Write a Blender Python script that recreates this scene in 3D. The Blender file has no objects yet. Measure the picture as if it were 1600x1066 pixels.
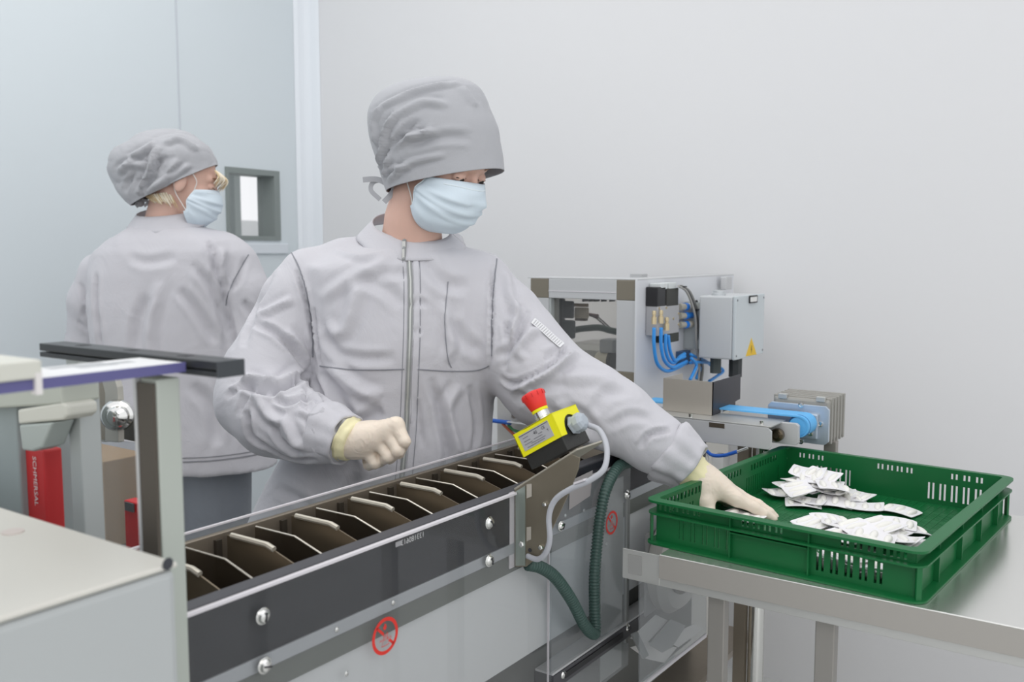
import bpy, bmesh, math, random
import numpy as np
from mathutils import Vector, Matrix
from mathutils.bvhtree import BVHTree

random.seed(7)
S = bpy.context.scene
COL = S.collection

# ---------------------------------------------------------------- camera, world, lights, exposure
F_PX, CX, CY, HORIZON, EYE = 1450.0, 800.0, 533.0, 395.0, 1.35
PITCH = math.atan((CY - HORIZON) / F_PX)
YAW = math.atan(1017 / (F_PX / math.cos(PITCH)))
FW = Vector((-math.sin(YAW) * math.cos(PITCH), math.cos(YAW) * math.cos(PITCH), -math.sin(PITCH)))
RT = Vector((math.cos(YAW), math.sin(YAW), 0))
UP = RT.cross(FW)
TC = Vector((math.sin(YAW), -math.cos(YAW), 0))      # level direction from the scene back towards the viewer
ZZ = Vector((0, 0, 1))
EYEV = Vector((0, 0, EYE))
cam_data = bpy.data.cameras.new('camera')
cam = bpy.data.objects.new('camera', cam_data)
COL.objects.link(cam)
S.camera = cam
cam.matrix_world = Matrix(((RT.x, UP.x, -FW.x, 0), (RT.y, UP.y, -FW.y, 0), (RT.z, UP.z, -FW.z, EYE), (0, 0, 0, 1)))
cam_data.sensor_width = 36
cam_data.lens = 36 * F_PX / 1600
cam_data.clip_start = 0.05
cam_data.dof.use_dof = True
cam_data.dof.focus_distance = 1.75
cam_data.dof.aperture_fstop = 4.5

w = bpy.data.worlds.new('room_light'); S.world = w; w.use_nodes = True
bg = w.node_tree.nodes['Background']
bg.inputs[0].default_value = (0.965, 0.975, 1.0, 1); bg.inputs[1].default_value = 1.16

def area(name, loc, size, power, col=(1, 1, 1), rot=(0, 0, 0)):
    l = bpy.data.lights.new(name, 'AREA'); l.shape = 'RECTANGLE'; l.size, l.size_y = size
    l.energy = power; l.color = col
    o = bpy.data.objects.new(name, l); COL.objects.link(o); o.location = loc; o.rotation_euler = rot
    return o
area('ceiling_light', (-2.0, 0.9, 2.9), (1.6, 2.4), 14, (1, 0.985, 0.96))
area('ceiling_light', (-0.3, 1.0, 3.1), (1.6, 2.4), 5, (1, 0.985, 0.96))
area('ceiling_light', (1.6, -0.2, 2.6), (1.6, 2.4), 14, (1, 0.985, 0.96))
S.view_settings.view_transform = 'Standard'
S.view_settings.look = 'None'
S.view_settings.gamma = 1
S.view_settings.use_curve_mapping = False
S.view_settings.exposure = 0.0

# ---------------------------------------------------------------- measuring: a pixel of the photograph on a real plane
def ray(x, y):
    return FW + RT * ((x - CX) / F_PX) - UP * ((y - CY) / F_PX)
def atD(x, y, D): return EYEV + ray(x, y) * D
def atX(x, y, X):
    d = ray(x, y); return EYEV + d * (X / d.x)
def atY(x, y, Y):
    d = ray(x, y); return EYEV + d * (Y / d.y)
def atZ(x, y, z):
    d = ray(x, y); return EYEV + d * ((z - EYE) / d.z)

# ---------------------------------------------------------------- materials
def lin(c):
    return tuple(((v / 255) / 12.92 if v / 255 <= 0.04045 else ((v / 255 + 0.055) / 1.055) ** 2.4) for v in c) + (1,)
MATS = {}
def mat(name, col, rough=0.5, metal=0.0, bump=0.0, bscale=200.0, var=0.0, vscale=4.0, spec=0.5, trans=0.0, ior=1.45, coat=0.0, sheen=0.0, brushed=None, emit=None, sss=0.0):
    if name in MATS: return MATS[name]
    m = bpy.data.materials.new(name); m.use_nodes = True
    nt = m.node_tree; b = nt.nodes['Principled BSDF']
    c = lin(col)
    b.inputs['Base Color'].default_value = c
    b.inputs['Roughness'].default_value = rough
    b.inputs['Metallic'].default_value = metal
    b.inputs['Specular IOR Level'].default_value = spec
    b.inputs['Transmission Weight'].default_value = trans
    b.inputs['IOR'].default_value = ior
    b.inputs['Coat Weight'].default_value = coat
    if sheen: b.inputs['Sheen Weight'].default_value = sheen
    if sss:
        b.inputs['Subsurface Weight'].default_value = sss
        b.inputs['Subsurface Radius'].default_value = (0.01, 0.004, 0.002)
    tc = nt.nodes.new('ShaderNodeTexCoord')
    if var:
        n = nt.nodes.new('ShaderNodeTexNoise'); n.inputs['Scale'].default_value = vscale; n.inputs['Detail'].default_value = 5
        nt.links.new(tc.outputs['Object'], n.inputs['Vector'])
        r = nt.nodes.new('ShaderNodeMixRGB'); r.blend_type = 'MIX'
        r.inputs[1].default_value = tuple(v * (1 - var) for v in c[:3]) + (1,)
        r.inputs[2].default_value = tuple(min(1, v * (1 + var)) for v in c[:3]) + (1,)
        nt.links.new(n.outputs[0], r.inputs[0]); nt.links.new(r.outputs[0], b.inputs['Base Color'])
    if bump or brushed:
        n2 = nt.nodes.new('ShaderNodeTexNoise'); n2.inputs['Scale'].default_value = bscale; n2.inputs['Detail'].default_value = 4
        mp = nt.nodes.new('ShaderNodeMapping')
        if brushed: mp.inputs['Scale'].default_value = brushed
        nt.links.new(tc.outputs['Object'], mp.inputs[0]); nt.links.new(mp.outputs[0], n2.inputs['Vector'])
        bp = nt.nodes.new('ShaderNodeBump'); bp.inputs['Strength'].default_value = bump or 0.1; bp.inputs['Distance'].default_value = 0.002
        nt.links.new(n2.outputs[0], bp.inputs['Height']); nt.links.new(bp.outputs[0], b.inputs['Normal'])
    if emit:
        b.inputs['Emission Color'].default_value = lin(emit[0]); b.inputs['Emission Strength'].default_value = emit[1]
    MATS[name] = m
    return m

def acrylic(name, tint=(248, 248, 248), opac=0.12, rough=0.03):
    """clear sheet: mostly see-through with a glossy reflection"""
    if name in MATS: return MATS[name]
    m = bpy.data.materials.new(name); m.use_nodes = True
    nt = m.node_tree; nt.nodes.clear()
    out = nt.nodes.new('ShaderNodeOutputMaterial')
    tr = nt.nodes.new('ShaderNodeBsdfTransparent'); tr.inputs[0].default_value = lin(tint)
    gl = nt.nodes.new('ShaderNodeBsdfGlossy'); gl.inputs['Roughness'].default_value = rough
    df = nt.nodes.new('ShaderNodeBsdfDiffuse'); df.inputs[0].default_value = lin((205, 208, 210))
    fr = nt.nodes.new('ShaderNodeFresnel'); fr.inputs[0].default_value = 1.45
    m1 = nt.nodes.new('ShaderNodeMixShader'); m1.inputs[0].default_value = opac
    nt.links.new(tr.outputs[0], m1.inputs[1]); nt.links.new(df.outputs[0], m1.inputs[2])
    m2 = nt.nodes.new('ShaderNodeMixShader')
    geo = nt.nodes.new('ShaderNodeNewGeometry'); inv = nt.nodes.new('ShaderNodeMath'); inv.operation = 'SUBTRACT'; inv.inputs[0].default_value = 1
    nt.links.new(geo.outputs['Backfacing'], inv.inputs[1]); mul = nt.nodes.new('ShaderNodeMath'); mul.operation = 'MULTIPLY'
    nt.links.new(fr.outputs[0], mul.inputs[0]); nt.links.new(inv.outputs[0], mul.inputs[1])
    nt.links.new(mul.outputs[0], m2.inputs[0]); nt.links.new(m1.outputs[0], m2.inputs[1]); nt.links.new(gl.outputs[0], m2.inputs[2])
    nt.links.new(m2.outputs[0], out.inputs[0])
    MATS[name] = m
    return m

def cloth(name, col, rough=0.85):
    """woven fabric with fine crumpling"""
    if name in MATS: return MATS[name]
    m = bpy.data.materials.new(name); m.use_nodes = True
    nt = m.node_tree; b = nt.nodes['Principled BSDF']; c = lin(col)
    b.inputs['Base Color'].default_value = c; b.inputs['Roughness'].default_value = rough
    b.inputs['Specular IOR Level'].default_value = 0.25; b.inputs['Sheen Weight'].default_value = 0.12
    tc = nt.nodes.new('ShaderNodeTexCoord')
    n1 = nt.nodes.new('ShaderNodeTexNoise'); n1.inputs['Scale'].default_value = 9; n1.inputs['Detail'].default_value = 6; n1.inputs['Distortion'].default_value = 1.1
    n1.inputs['Roughness'].default_value = 0.55
    nt.links.new(tc.outputs['Object'], n1.inputs['Vector'])
    n2 = nt.nodes.new('ShaderNodeTexNoise'); n2.inputs['Scale'].default_value = 700; n2.inputs['Detail'].default_value = 2
    nt.links.new(tc.outputs['Object'], n2.inputs['Vector'])
    b1 = nt.nodes.new('ShaderNodeBump'); b1.inputs['Strength'].default_value = 0.35; b1.inputs['Distance'].default_value = 0.012
    nt.links.new(n1.outputs[0], b1.inputs['Height'])
    b2 = nt.nodes.new('ShaderNodeBump'); b2.inputs['Strength'].default_value = 0.25; b2.inputs['Distance'].default_value = 0.001
    nt.links.new(n2.outputs[0], b2.inputs['Height']); nt.links.new(b1.outputs[0], b2.inputs['Normal'])
    nt.links.new(b2.outputs[0], b.inputs['Normal'])
    MATS[name] = m
    return m

STEEL = mat('brushed_steel', (200, 200, 197), 0.42, 0.75, bump=0.06, bscale=60, brushed=(1, 1, 30))
STEEL_DK = mat('warm_steel', (150, 140, 126), 0.45, 0.75, bump=0.05, bscale=40, var=0.15, vscale=9)
STEEL_TBL = mat('table_steel', (236, 235, 231), 0.22, 0.85, bump=0.05, bscale=30, brushed=(1, 12, 1), var=0.06)
CHROME = mat('polished_chrome', (225, 225, 222), 0.14, 1.0)
ALU = mat('anodised_aluminium', (198, 199, 200), 0.45, 0.25, bump=0.03, bscale=90)
ALU_MAT = mat('matt_aluminium', (184, 189, 188), 0.5, 0.2)
GREYPAINT = mat('light_grey_paint', (196, 199, 201), 0.45)
BLACK = mat('black_plastic', (38, 38, 40), 0.4)
DARKBAR = mat('dark_grey_bar', (74, 74, 78), 0.45, 0.2)
PANELDK = mat('dark_panel', (30, 31, 38), 0.35, 0.0, var=0.2, vscale=14)
TAUPE = mat('taupe_corner', (124, 118, 105), 0.55)
YELLOW = mat('yellow_plastic', (232, 226, 28), 0.38)
RED = mat('red_plastic', (226, 52, 48), 0.4)
BLUE = mat('blue_hose', (56, 148, 226), 0.35)
BLUEDK = mat('dark_blue_hose', (24, 86, 176), 0.35)
BELTBLUE = mat('blue_belt', (98, 180, 236), 0.45)
GREEN = mat('green_crate_plastic', (10, 98, 50), 0.4, var=0.16, vscale=7, bump=0.05, bscale=150)
HOSEG = mat('dark_green_conduit', (58, 82, 76), 0.35)
CABLEG = mat('grey_cable', (176, 178, 184), 0.45)
GLANDG = mat('gland_grey', (168, 176, 184), 0.4)
WHITEPL = mat('white_plastic', (226, 226, 224), 0.4)
CREAM = mat('cream_cast', (206, 206, 196), 0.5)
LABELG = mat('silver_label', (172, 172, 174), 0.4)
INK = mat('ink', (52, 52, 56), 0.6)
REDINK = mat('red_print', (214, 50, 40), 0.5)
EDGE = mat('polished_acrylic_edge', (214, 210, 214), 0.3)
BRASS = mat('nickel_brass', (212, 196, 160), 0.28, 0.9)
PAPER = mat('white_foil', (236, 234, 236), 0.38, bump=0.1, bscale=120)
PILL = mat('white_pocket', (238, 236, 230), 0.35)
CARD = mat('cardboard', (176, 146, 112), 0.8, var=0.1, vscale=8)
ACR = acrylic('clear_acrylic', opac=0.03)
ACR2 = acrylic('clear_acrylic_hazy', (238, 240, 241), 0.14, 0.08)
JACKET = cloth('grey_poplin', (196, 195, 200))
CAPCLOTH = cloth('grey_cap_poplin', (172, 173, 177))
TROUSER = cloth('dark_grey_trousers', (134, 139, 147))
SKIN = mat('skin', (214, 176, 160), 0.55, bump=0.08, bscale=300, var=0.04, vscale=30, sss=0.08)
GLOVE = mat('latex_glove', (233, 219, 202), 0.42, bump=0.25, bscale=60, sss=0.05)
GLOVEBAND = mat('rolled_latex', (240, 232, 188), 0.45, bump=0.2, bscale=80)
MASKM = mat('mask_fabric', (214, 227, 236), 0.8, bump=0.15, bscale=120, var=0.06, vscale=25)
HAIR = mat('blond_hair', (238, 228, 208), 0.6, bump=0.4, bscale=100, brushed=(6, 6, 1))

# ---------------------------------------------------------------- object helpers
def woff(o):
    v = Vector((0, 0, 0))
    while o is not None:
        v += o.location; o = o.parent
    return v
def thing(name, label, cat, loc=(0, 0, 0), group=None):
    o = bpy.data.objects.new(name, None); COL.objects.link(o); o.location = loc; o.empty_display_size = 0.05
    o['label'] = label; o['category'] = cat
    if group: o['group'] = group
    return o
def tag(o, label, cat, group=None, kind=None):
    o['label'] = label
    if cat: o['category'] = cat
    if group: o['group'] = group
    if kind: o['kind'] = kind
    return o
def link_mesh(name, vs, fs, m, parent=None, smooth=False, bevel=0.0, angle=0.6, label=None, recalc=True, matidx=None, mats=None):
    me = bpy.data.meshes.new(name)
    off = woff(parent)
    me.from_pydata([(v[0] - off.x, v[1] - off.y, v[2] - off.z) for v in vs], [], fs)
    if recalc:
        bm = bmesh.new(); bm.from_mesh(me); bmesh.ops.recalc_face_normals(bm, faces=bm.faces); bm.to_mesh(me); bm.free()
    if m: me.materials.append(m)
    if mats:
        for x in mats: me.materials.append(x)
        me.polygons.foreach_set('material_index', matidx)
    if smooth:
        me.shade_smooth()
        if angle: me.set_sharp_from_angle(angle=angle)
    me.update()
    o = bpy.data.objects.new(name, me); COL.objects.link(o); o.parent = parent
    if bevel:
        b = o.modifiers.new('bevel', 'BEVEL'); b.width = bevel; b.segments = 2; b.limit_method = 'ANGLE'; b.angle_limit = 0.7
    if label: o['label'] = label
    return o

class MB:
    def __init__(s): s.v = []; s.f = []
    def add(s, vs, fs):
        n = len(s.v); s.v += [Vector(v) for v in vs]; s.f += [tuple(i + n for i in f) for f in fs]; return s
    def box(s, a, b):
        x0, y0, z0 = (min(a[i], b[i]) for i in range(3)); x1, y1, z1 = (max(a[i], b[i]) for i in range(3))
        return s.add([(x0, y0, z0), (x1, y0, z0), (x1, y1, z0), (x0, y1, z0), (x0, y0, z1), (x1, y0, z1), (x1, y1, z1), (x0, y1, z1)],
                     [(0, 3, 2, 1), (4, 5, 6, 7), (0, 1, 5, 4), (1, 2, 6, 5), (2, 3, 7, 6), (3, 0, 4, 7)])
    def obox(s, c, ex, ey, ez):
        c, ex, ey, ez = Vector(c), Vector(ex), Vector(ey), Vector(ez)
        vs = [c + ex * i + ey * j + ez * k for k in (-1, 1) for (i, j) in ((-1, -1), (1, -1), (1, 1), (-1, 1))]
        return s.add(vs, [(0, 3, 2, 1), (4, 5, 6, 7), (0, 1, 5, 4), (1, 2, 6, 5), (2, 3, 7, 6), (3, 0, 4, 7)])
    def prism(s, poly, vec):
        n = len(poly); vec = Vector(vec); p = [Vector(q) for q in poly]
        return s.add(p + [q + vec for q in p], [tuple(range(n)), tuple(range(2 * n - 1, n - 1, -1))] + [(i, (i + 1) % n, n + (i + 1) % n, n + i) for i in range(n)])
    def rings(s, rings, cap0=True, cap1=True, closed=True):
        n = len(rings[0]); base = len(s.v); fs = []
        for r in rings: s.v += [Vector(q) for q in r]
        m = n if closed else n - 1
        for k in range(len(rings) - 1):
            for i in range(m):
                j = (i + 1) % n
                fs.append((base + k * n + i, base + k * n + j, base + (k + 1) * n + j, base + (k + 1) * n + i))
        if cap0: fs.append(tuple(base + i for i in range(n - 1, -1, -1)))
        if cap1: fs.append(tuple(base + (len(rings) - 1) * n + i for i in range(n)))
        s.f += fs; return s
    def cyl(s, p0, p1, r0, r1=None, n=20):
        p0, p1 = Vector(p0), Vector(p1); r1 = r0 if r1 is None else r1
        return s.lathe(p0, p1 - p0, [(r0, 0), (r1, (p1 - p0).length)], n)
    def lathe(s, p, axis, prof, n=24):
        p = Vector(p); a = Vector(axis).normalized(); u = a.orthogonal().normalized(); w_ = a.cross(u)
        return s.rings([[p + a * h + (u * math.cos(t) + w_ * math.sin(t)) * max(r, 1e-5) for t in [2 * math.pi * i / n for i in range(n)]] for r, h in prof])
    def tube(s, pts, r, n=10, flat=None):
        pts = [Vector(p) for p in pts]; k = len(pts)
        rr = r if isinstance(r, (list, tuple)) else [r] * k
        t0 = (pts[1] - pts[0]).normalized(); u = t0.orthogonal().normalized(); rings = []
        for i in range(k):
            t = (pts[min(i + 1, k - 1)] - pts[max(i - 1, 0)]).normalized()
            u = (u - t * u.dot(t)).normalized(); w_ = t.cross(u)
            rings.append([pts[i] + (u * math.cos(a) + w_ * math.sin(a)) * rr[i] for a in [2 * math.pi * j / n for j in range(n)]])
        return s.rings(rings)
    def ball(s, c, r, sc=(1, 1, 1), nu=16, nv=10):
        c = Vector(c)
        return s.rings([[c + Vector((math.cos(t) * math.sin(f) * r * sc[0], math.sin(t) * math.sin(f) * r * sc[1], math.cos(f) * r * sc[2]))
                         for t in [2 * math.pi * i / nu for i in range(nu)]] for f in [max(0.02, min(math.pi - 0.02, math.pi * k / nv)) for k in range(nv + 1)]])
    def build(s, name, m, parent=None, smooth=False, bevel=0.0, angle=0.6, label=None):
        return link_mesh(name, s.v, s.f, m, parent, smooth, bevel, angle, label)

def spline(pts, n=12):
    pts = [Vector(p) for p in pts]; P = [pts[0] * 2 - pts[1]] + pts + [pts[-1] * 2 - pts[-2]]; out = []
    for i in range(1, len(P) - 2):
        for k in range(n):
            t = k / n; a, b, c, d = P[i - 1], P[i], P[i + 1], P[i + 2]
            out.append(0.5 * ((2 * b) + (c - a) * t + (2 * a - 5 * b + 4 * c - d) * t * t + (3 * b - a - 3 * c + d) * t ** 3))
    out.append(pts[-1]); return out
def resample(pts, step):
    out = [pts[0]]; acc = 0
    for a, b in zip(pts, pts[1:]):
        L = (b - a).length
        if L < 1e-9: continue
        while acc + L >= step:
            t = (step - acc) / L; a = a.lerp(b, t); out.append(a); L = (b - a).length; acc = 0
            if L < 1e-9: break
        acc += L
    return out
def corrugated(pts, r, pitch=0.0062, n=12):
    p = resample(spline(pts, 30), pitch / 3)
    prof = [r, r, r * 0.76]
    return MB().tube(p, [prof[i % 3] for i in range(len(p))], n)

def text(name, body, m, parent, origin, xdir, ydir, size, lift=0.0003, label=None):
    cu = bpy.data.curves.new(name, 'FONT'); cu.body = body; cu.size = size; cu.extrude = 0.0
    cu.align_x = 'CENTER'; cu.align_y = 'CENTER'; cu.resolution_u = 3
    tmp = bpy.data.objects.new('t', cu); COL.objects.link(tmp)
    dg = bpy.context.evaluated_depsgraph_get(); me = bpy.data.meshes.new_from_object(tmp.evaluated_get(dg))
    bpy.data.objects.remove(tmp)
    o = Vector(origin); x = Vector(xdir).normalized(); y = Vector(ydir).normalized(); nrm = x.cross(y)
    vs = [o + x * v.co.x + y * v.co.y for v in me.vertices]; fs = [tuple(p.vertices) for p in me.polygons]
    bpy.data.meshes.remove(me)
    return link_mesh(name, vs, fs, m, parent, recalc=False, label=label)

# ---------------------------------------------------------------- signed distance shapes for bodies and cloth
A = lambda v: np.array(v, dtype=np.float32)
def cone(P, a, b, ra, rb):
    a, b = A(a), A(b); ba = b - a; L = float(ba @ ba) + 1e-12
    t = np.clip(((P - a) @ ba) / L, 0, 1)
    d = P - (a + t[:, None] * ba)
    return np.sqrt((d * d).sum(1)) - (ra + (rb - ra) * t)
def ellip(P, c, r, M=None):
    q = P - A(c)
    if M is not None: q = q @ M
    r = A(r); k0 = np.sqrt(((q / r) ** 2).sum(1)); k1 = np.sqrt(((q / (r * r)) ** 2).sum(1)) + 1e-9
    return k0 * (k0 - 1) / k1
def smin(a, b, k):
    h = np.clip(0.5 + 0.5 * (b - a) / k, 0, 1)
    return b + (a - b) * h - k * h * (1 - h)
def chain(P, pts, k=0.01):
    d = None
    for (a, ra), (b, rb) in zip(pts, pts[1:]):
        c = cone(P, a, b, ra, rb); d = c if d is None else smin(d, c, k)
    return d
def nets(fn, lo, hi, h):
    lo, hi = np.array(lo, float), np.array(hi, float)
    n = np.ceil((hi - lo) / h).astype(int) + 1
    xs, ys, zs = (lo[i] + h * np.arange(n[i]) for i in range(3))
    V = np.empty(n, np.float32)
    yy, zz = np.meshgrid(ys, zs, indexing='ij')
    step = max(1, int(400000 / (n[1] * n[2])))
    for i in range(0, n[0], step):
        x = xs[i:i + step]
        P = np.empty((len(x), n[1], n[2], 3), np.float32)
        P[..., 0] = x[:, None, None]; P[..., 1] = yy; P[..., 2] = zz
        V[i:i + step] = fn(P.reshape(-1, 3)).reshape(len(x), n[1], n[2])
    ins = V < 0
    cs = tuple(m - 1 for m in n)
    cnt = np.zeros(cs, np.int8); 
    for dx in (0, 1):
        for dy in (0, 1):
            for dz in (0, 1):
                cnt += ins[dx:dx + cs[0], dy:dy + cs[1], dz:dz + cs[2]]
    act = (cnt > 0) & (cnt < 8)
    idx = np.full(cs, -1, np.int64); ijk = np.argwhere(act); idx[act] = np.arange(len(ijk))
    acc = np.zeros((len(ijk), 3)); c2 = np.zeros(len(ijk))
    I, J, K = ijk.T
    corners = [(0, 0, 0), (1, 0, 0), (0, 1, 0), (1, 1, 0), (0, 0, 1), (1, 0, 1), (0, 1, 1), (1, 1, 1)]
    for a_ in range(8):
        for ax in range(3):
            ca = corners[a_]
            if ca[ax] == 1: continue
            cb = list(ca); cb[ax] = 1
            va = V[I + ca[0], J + ca[1], K + ca[2]]; vb = V[I + cb[0], J + cb[1], K + cb[2]]
            m = (va < 0) != (vb < 0)
            t = np.where(m, va / np.where(m, va - vb, 1), 0)
            p = np.array(ca, float)[None, :] + np.zeros((len(I), 3)); p[:, ax] += t
            acc += p * m[:, None]; c2 += m
    verts = lo + (ijk + acc / c2[:, None]) * h
    faces = []
    for ax in range(3):
        b1, b2 = (ax + 1) % 3, (ax + 2) % 3
        sl0 = [slice(0, n[0]), slice(0, n[1]), slice(0, n[2])]; sl1 = list(sl0)
        sl0[ax] = slice(0, n[ax] - 1); sl1[ax] = slice(1, n[ax])
        e = np.argwhere(ins[tuple(sl0)] != ins[tuple(sl1)])
        e = e[(e[:, b1] > 0) & (e[:, b2] > 0) & (e[:, b1] < n[b1] - 1) & (e[:, b2] < n[b2] - 1)]
        fl = ins[tuple(e.T)]
        q = []
        for (o1, o2) in ((-1, -1), (0, -1), (0, 0), (-1, 0)):
            c = e.copy(); c[:, b1] += o1; c[:, b2] += o2; q.append(idx[tuple(c.T)])
        q = np.stack(q, 1); q[~fl] = q[~fl][:, ::-1]
        faces.append(q)
    faces = np.concatenate(faces)
    return verts, faces

def vnoise(P, scale, seed=0):
    """smooth value noise, -1..1"""
    rs = np.random.RandomState(seed); T = rs.rand(32, 32, 32) * 2 - 1
    q = P * scale + 100; i = np.floor(q).astype(int); f = q - i; f = f * f * (3 - 2 * f)
    out = 0
    for dx in (0, 1):
        for dy in (0, 1):
            for dz in (0, 1):
                w_ = (f[:, 0] if dx else 1 - f[:, 0]) * (f[:, 1] if dy else 1 - f[:, 1]) * (f[:, 2] if dz else 1 - f[:, 2])
                out = out + w_ * T[(i[:, 0] + dx) % 32, (i[:, 1] + dy) % 32, (i[:, 2] + dz) % 32]
    return out
def normals_of(v, f):
    n = np.zeros_like(v)
    if f.shape[1] == 4: fn_ = np.cross(v[f[:, 2]] - v[f[:, 0]], v[f[:, 3]] - v[f[:, 1]])
    else: fn_ = np.cross(v[f[:, 1]] - v[f[:, 0]], v[f[:, 2]] - v[f[:, 0]])
    for k in range(f.shape[1]): np.add.at(n, f[:, k], fn_)
    return n / (np.linalg.norm(n, axis=1)[:, None] + 1e-12)
def bvh_of(v, f): return BVHTree.FromPolygons([tuple(x) for x in v], [tuple(int(i) for i in x) for x in f])
def hit(bvh, x, y):
    h = bvh.ray_cast(EYEV, ray(x, y).normalized())
    return h[0], h[1]
def trace(bvh, pts, step=6):
    """a line drawn over a surface: points of the photograph carried onto the mesh"""
    out = []; nn = []
    P = spline([Vector((a, b, 0)) for a, b in pts], 8); P = resample(P, step) if len(P) > 2 else P
    for p in P:
        loc, nrm = hit(bvh, p.x, p.y)
        if loc is not None and (not out or (loc - out[-1]).length < 0.08): out.append(loc); nn.append(nrm)
    return out, nn
def fold(v, f, strokes, smooth_it=1):
    """press folds into cloth: each stroke is (points, width, depth); depth > 0 is a valley, < 0 a ridge"""
    bv = bvh_of(v, f); N = normals_of(v, f); disp = np.zeros(len(v))
    for pts, wd, amp in strokes:
        wd = wd * 0.85
        L, _ = trace(bv, pts, 5)
        if len(L) < 3: continue
        L = np.array([tuple(p) for p in L])
        lo = L.min(0) - 3 * wd; hi = L.max(0) + 3 * wd
        m = np.where(((v > lo) & (v < hi)).all(1))[0]
        if not len(m): continue
        d2 = ((v[m][:, None, :] - L[None]) ** 2).sum(2); k = d2.argmin(1); d = np.sqrt(d2[np.arange(len(m)), k])
        t = k / (len(L) - 1); tap = np.clip(np.minimum(t, 1 - t) * 5, 0, 1) ** 0.7; tap = np.where(len(L) > 3, tap, 1)
        x = d / wd
        amp_ = amp * 1.45
        prof = np.exp(-np.abs(x) ** 1.45 * 1.5) - 0.38 * np.exp(-((x - 1.45) ** 2) * 3.2)
        disp[m] -= amp_ * prof * tap
    return v + N * disp[:, None]
def smoothv(v, f, it=2, lam=0.5):
    e = np.concatenate([f[:, [i, (i + 1) % f.shape[1]]] for i in range(f.shape[1])])
    cnt = np.bincount(e[:, 0], minlength=len(v)) + np.bincount(e[:, 1], minlength=len(v))
    for _ in range(it):
        a = np.zeros_like(v)
        for c in range(3):
            a[:, c] = np.bincount(e[:, 0], v[e[:, 1], c], len(v)) + np.bincount(e[:, 1], v[e[:, 0], c], len(v))
        v = v + lam * (a / np.maximum(cnt, 1)[:, None] - v)
    return v
def mesh_np(name, v, f, m, parent, label=None):
    me = bpy.data.meshes.new(name); off = np.array(woff(parent)) if parent else 0
    k = f.shape[1]; vv = (v - off).astype(np.float32)
    me.vertices.add(len(vv)); me.vertices.foreach_set('co', vv.ravel())
    me.loops.add(len(f) * k); me.loops.foreach_set('vertex_index', f.astype(np.int32).ravel())
    me.polygons.add(len(f)); me.polygons.foreach_set('loop_start', np.arange(0, len(f) * k, k, dtype=np.int32))
    me.update(calc_edges=True); me.validate()
    me.shade_smooth(); me.materials.append(m)
    o = bpy.data.objects.new(name, me); COL.objects.link(o); o.parent = parent
    if label: o['label'] = label
    return o
# ================================================================ the room
def struct(name, mb, m, **k):
    o = mb.build(name, m, **k); o['kind'] = 'structure'; return o
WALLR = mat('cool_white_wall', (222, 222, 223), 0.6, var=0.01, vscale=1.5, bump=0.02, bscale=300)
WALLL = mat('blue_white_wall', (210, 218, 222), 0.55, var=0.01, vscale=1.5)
JOINT = mat('wall_joint', (196, 202, 208), 0.6)
FLOORM = mat('grey_vinyl_floor', (204, 205, 203), 0.4, var=0.06, vscale=3)
XW, YW = -3.01, 2.80
wy0 = atX(352, 300, XW).y; wy1 = atX(436, 300, XW).y
wz0 = atX(436, 376, XW).z; wz1 = atX(436, 268, XW).z
mb = MB(); t = 0.10
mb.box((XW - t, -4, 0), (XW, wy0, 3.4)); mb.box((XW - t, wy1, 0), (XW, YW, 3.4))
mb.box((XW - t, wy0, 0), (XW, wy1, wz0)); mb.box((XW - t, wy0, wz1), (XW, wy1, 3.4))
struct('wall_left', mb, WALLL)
struct('wall_back', MB().box((XW - t, YW, 0), (4.5, YW + 0.1, 3.4)), WALLR)
struct('floor', MB().box((XW - 2.2, -4, -0.1), (4.5, YW + 0.1, 0)), FLOORM)
pts = [(XW + 0.001, YW - 0.075), (XW + 0.012, YW - 0.06)] + [(XW + 0.06 - 0.048 * math.cos(a), YW - 0.06 + 0.048 * math.sin(a)) for a in [0.0, 0.4, 0.8, 1.2, 1.57]] + [(XW + 0.075, YW - 0.001), (XW, YW)]
struct('trim_1', MB().prism([(x, y, 0.0) for x, y in pts], (0, 0, 3.4)), mat('corner_cove', (226, 231, 236), 0.4), smooth=True)
yj = atX(281, 200, XW).y
struct('trim_2', MB().box((XW, yj - 0.004, 0), (XW + 0.0015, yj + 0.004, 3.4)), JOINT)
# window on the left wall
FRM = mat('grey_window_frame', (132, 140, 138), 0.5)
win = bpy.data.objects.new('window_1', None); COL.objects.link(win); win.location = (XW, (wy0 + wy1) / 2, wz0); win['kind'] = 'structure'
fw = 0.055
def framebox(mb, y0, y1, z0, z1, x0, x1, w1, wr):
    mb.box((x0, y0, z1 - w1), (x1, y1, z1)); mb.box((x0, y0, z0), (x1, y1, z0 + w1 * 0.8))
    mb.box((x0, y0, z0 + w1 * .8), (x1, y0 + w1 * 0.7, z1 - w1)); mb.box((x0, y1 - wr, z0 + w1 * .8), (x1, y1, z1 - w1))
mb = MB(); framebox(mb, wy0, wy1, wz0, wz1, XW - 0.10, XW + 0.006, 0.022, 0.03)
mb.build('window_frame', FRM, win)
MB().box((XW - 0.075, wy0, wz0), (XW - 0.071, wy1, wz1)).build('pane', ACR, win)
MB().box((XW, wy0 - 0.02, wz0 - 0.055), (XW + 0.012, wy1 + 0.035, wz0 - 0.012)).build('window_sill', mat('sill_paint', (214, 220, 226), 0.5), win, bevel=0.004)
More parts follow.
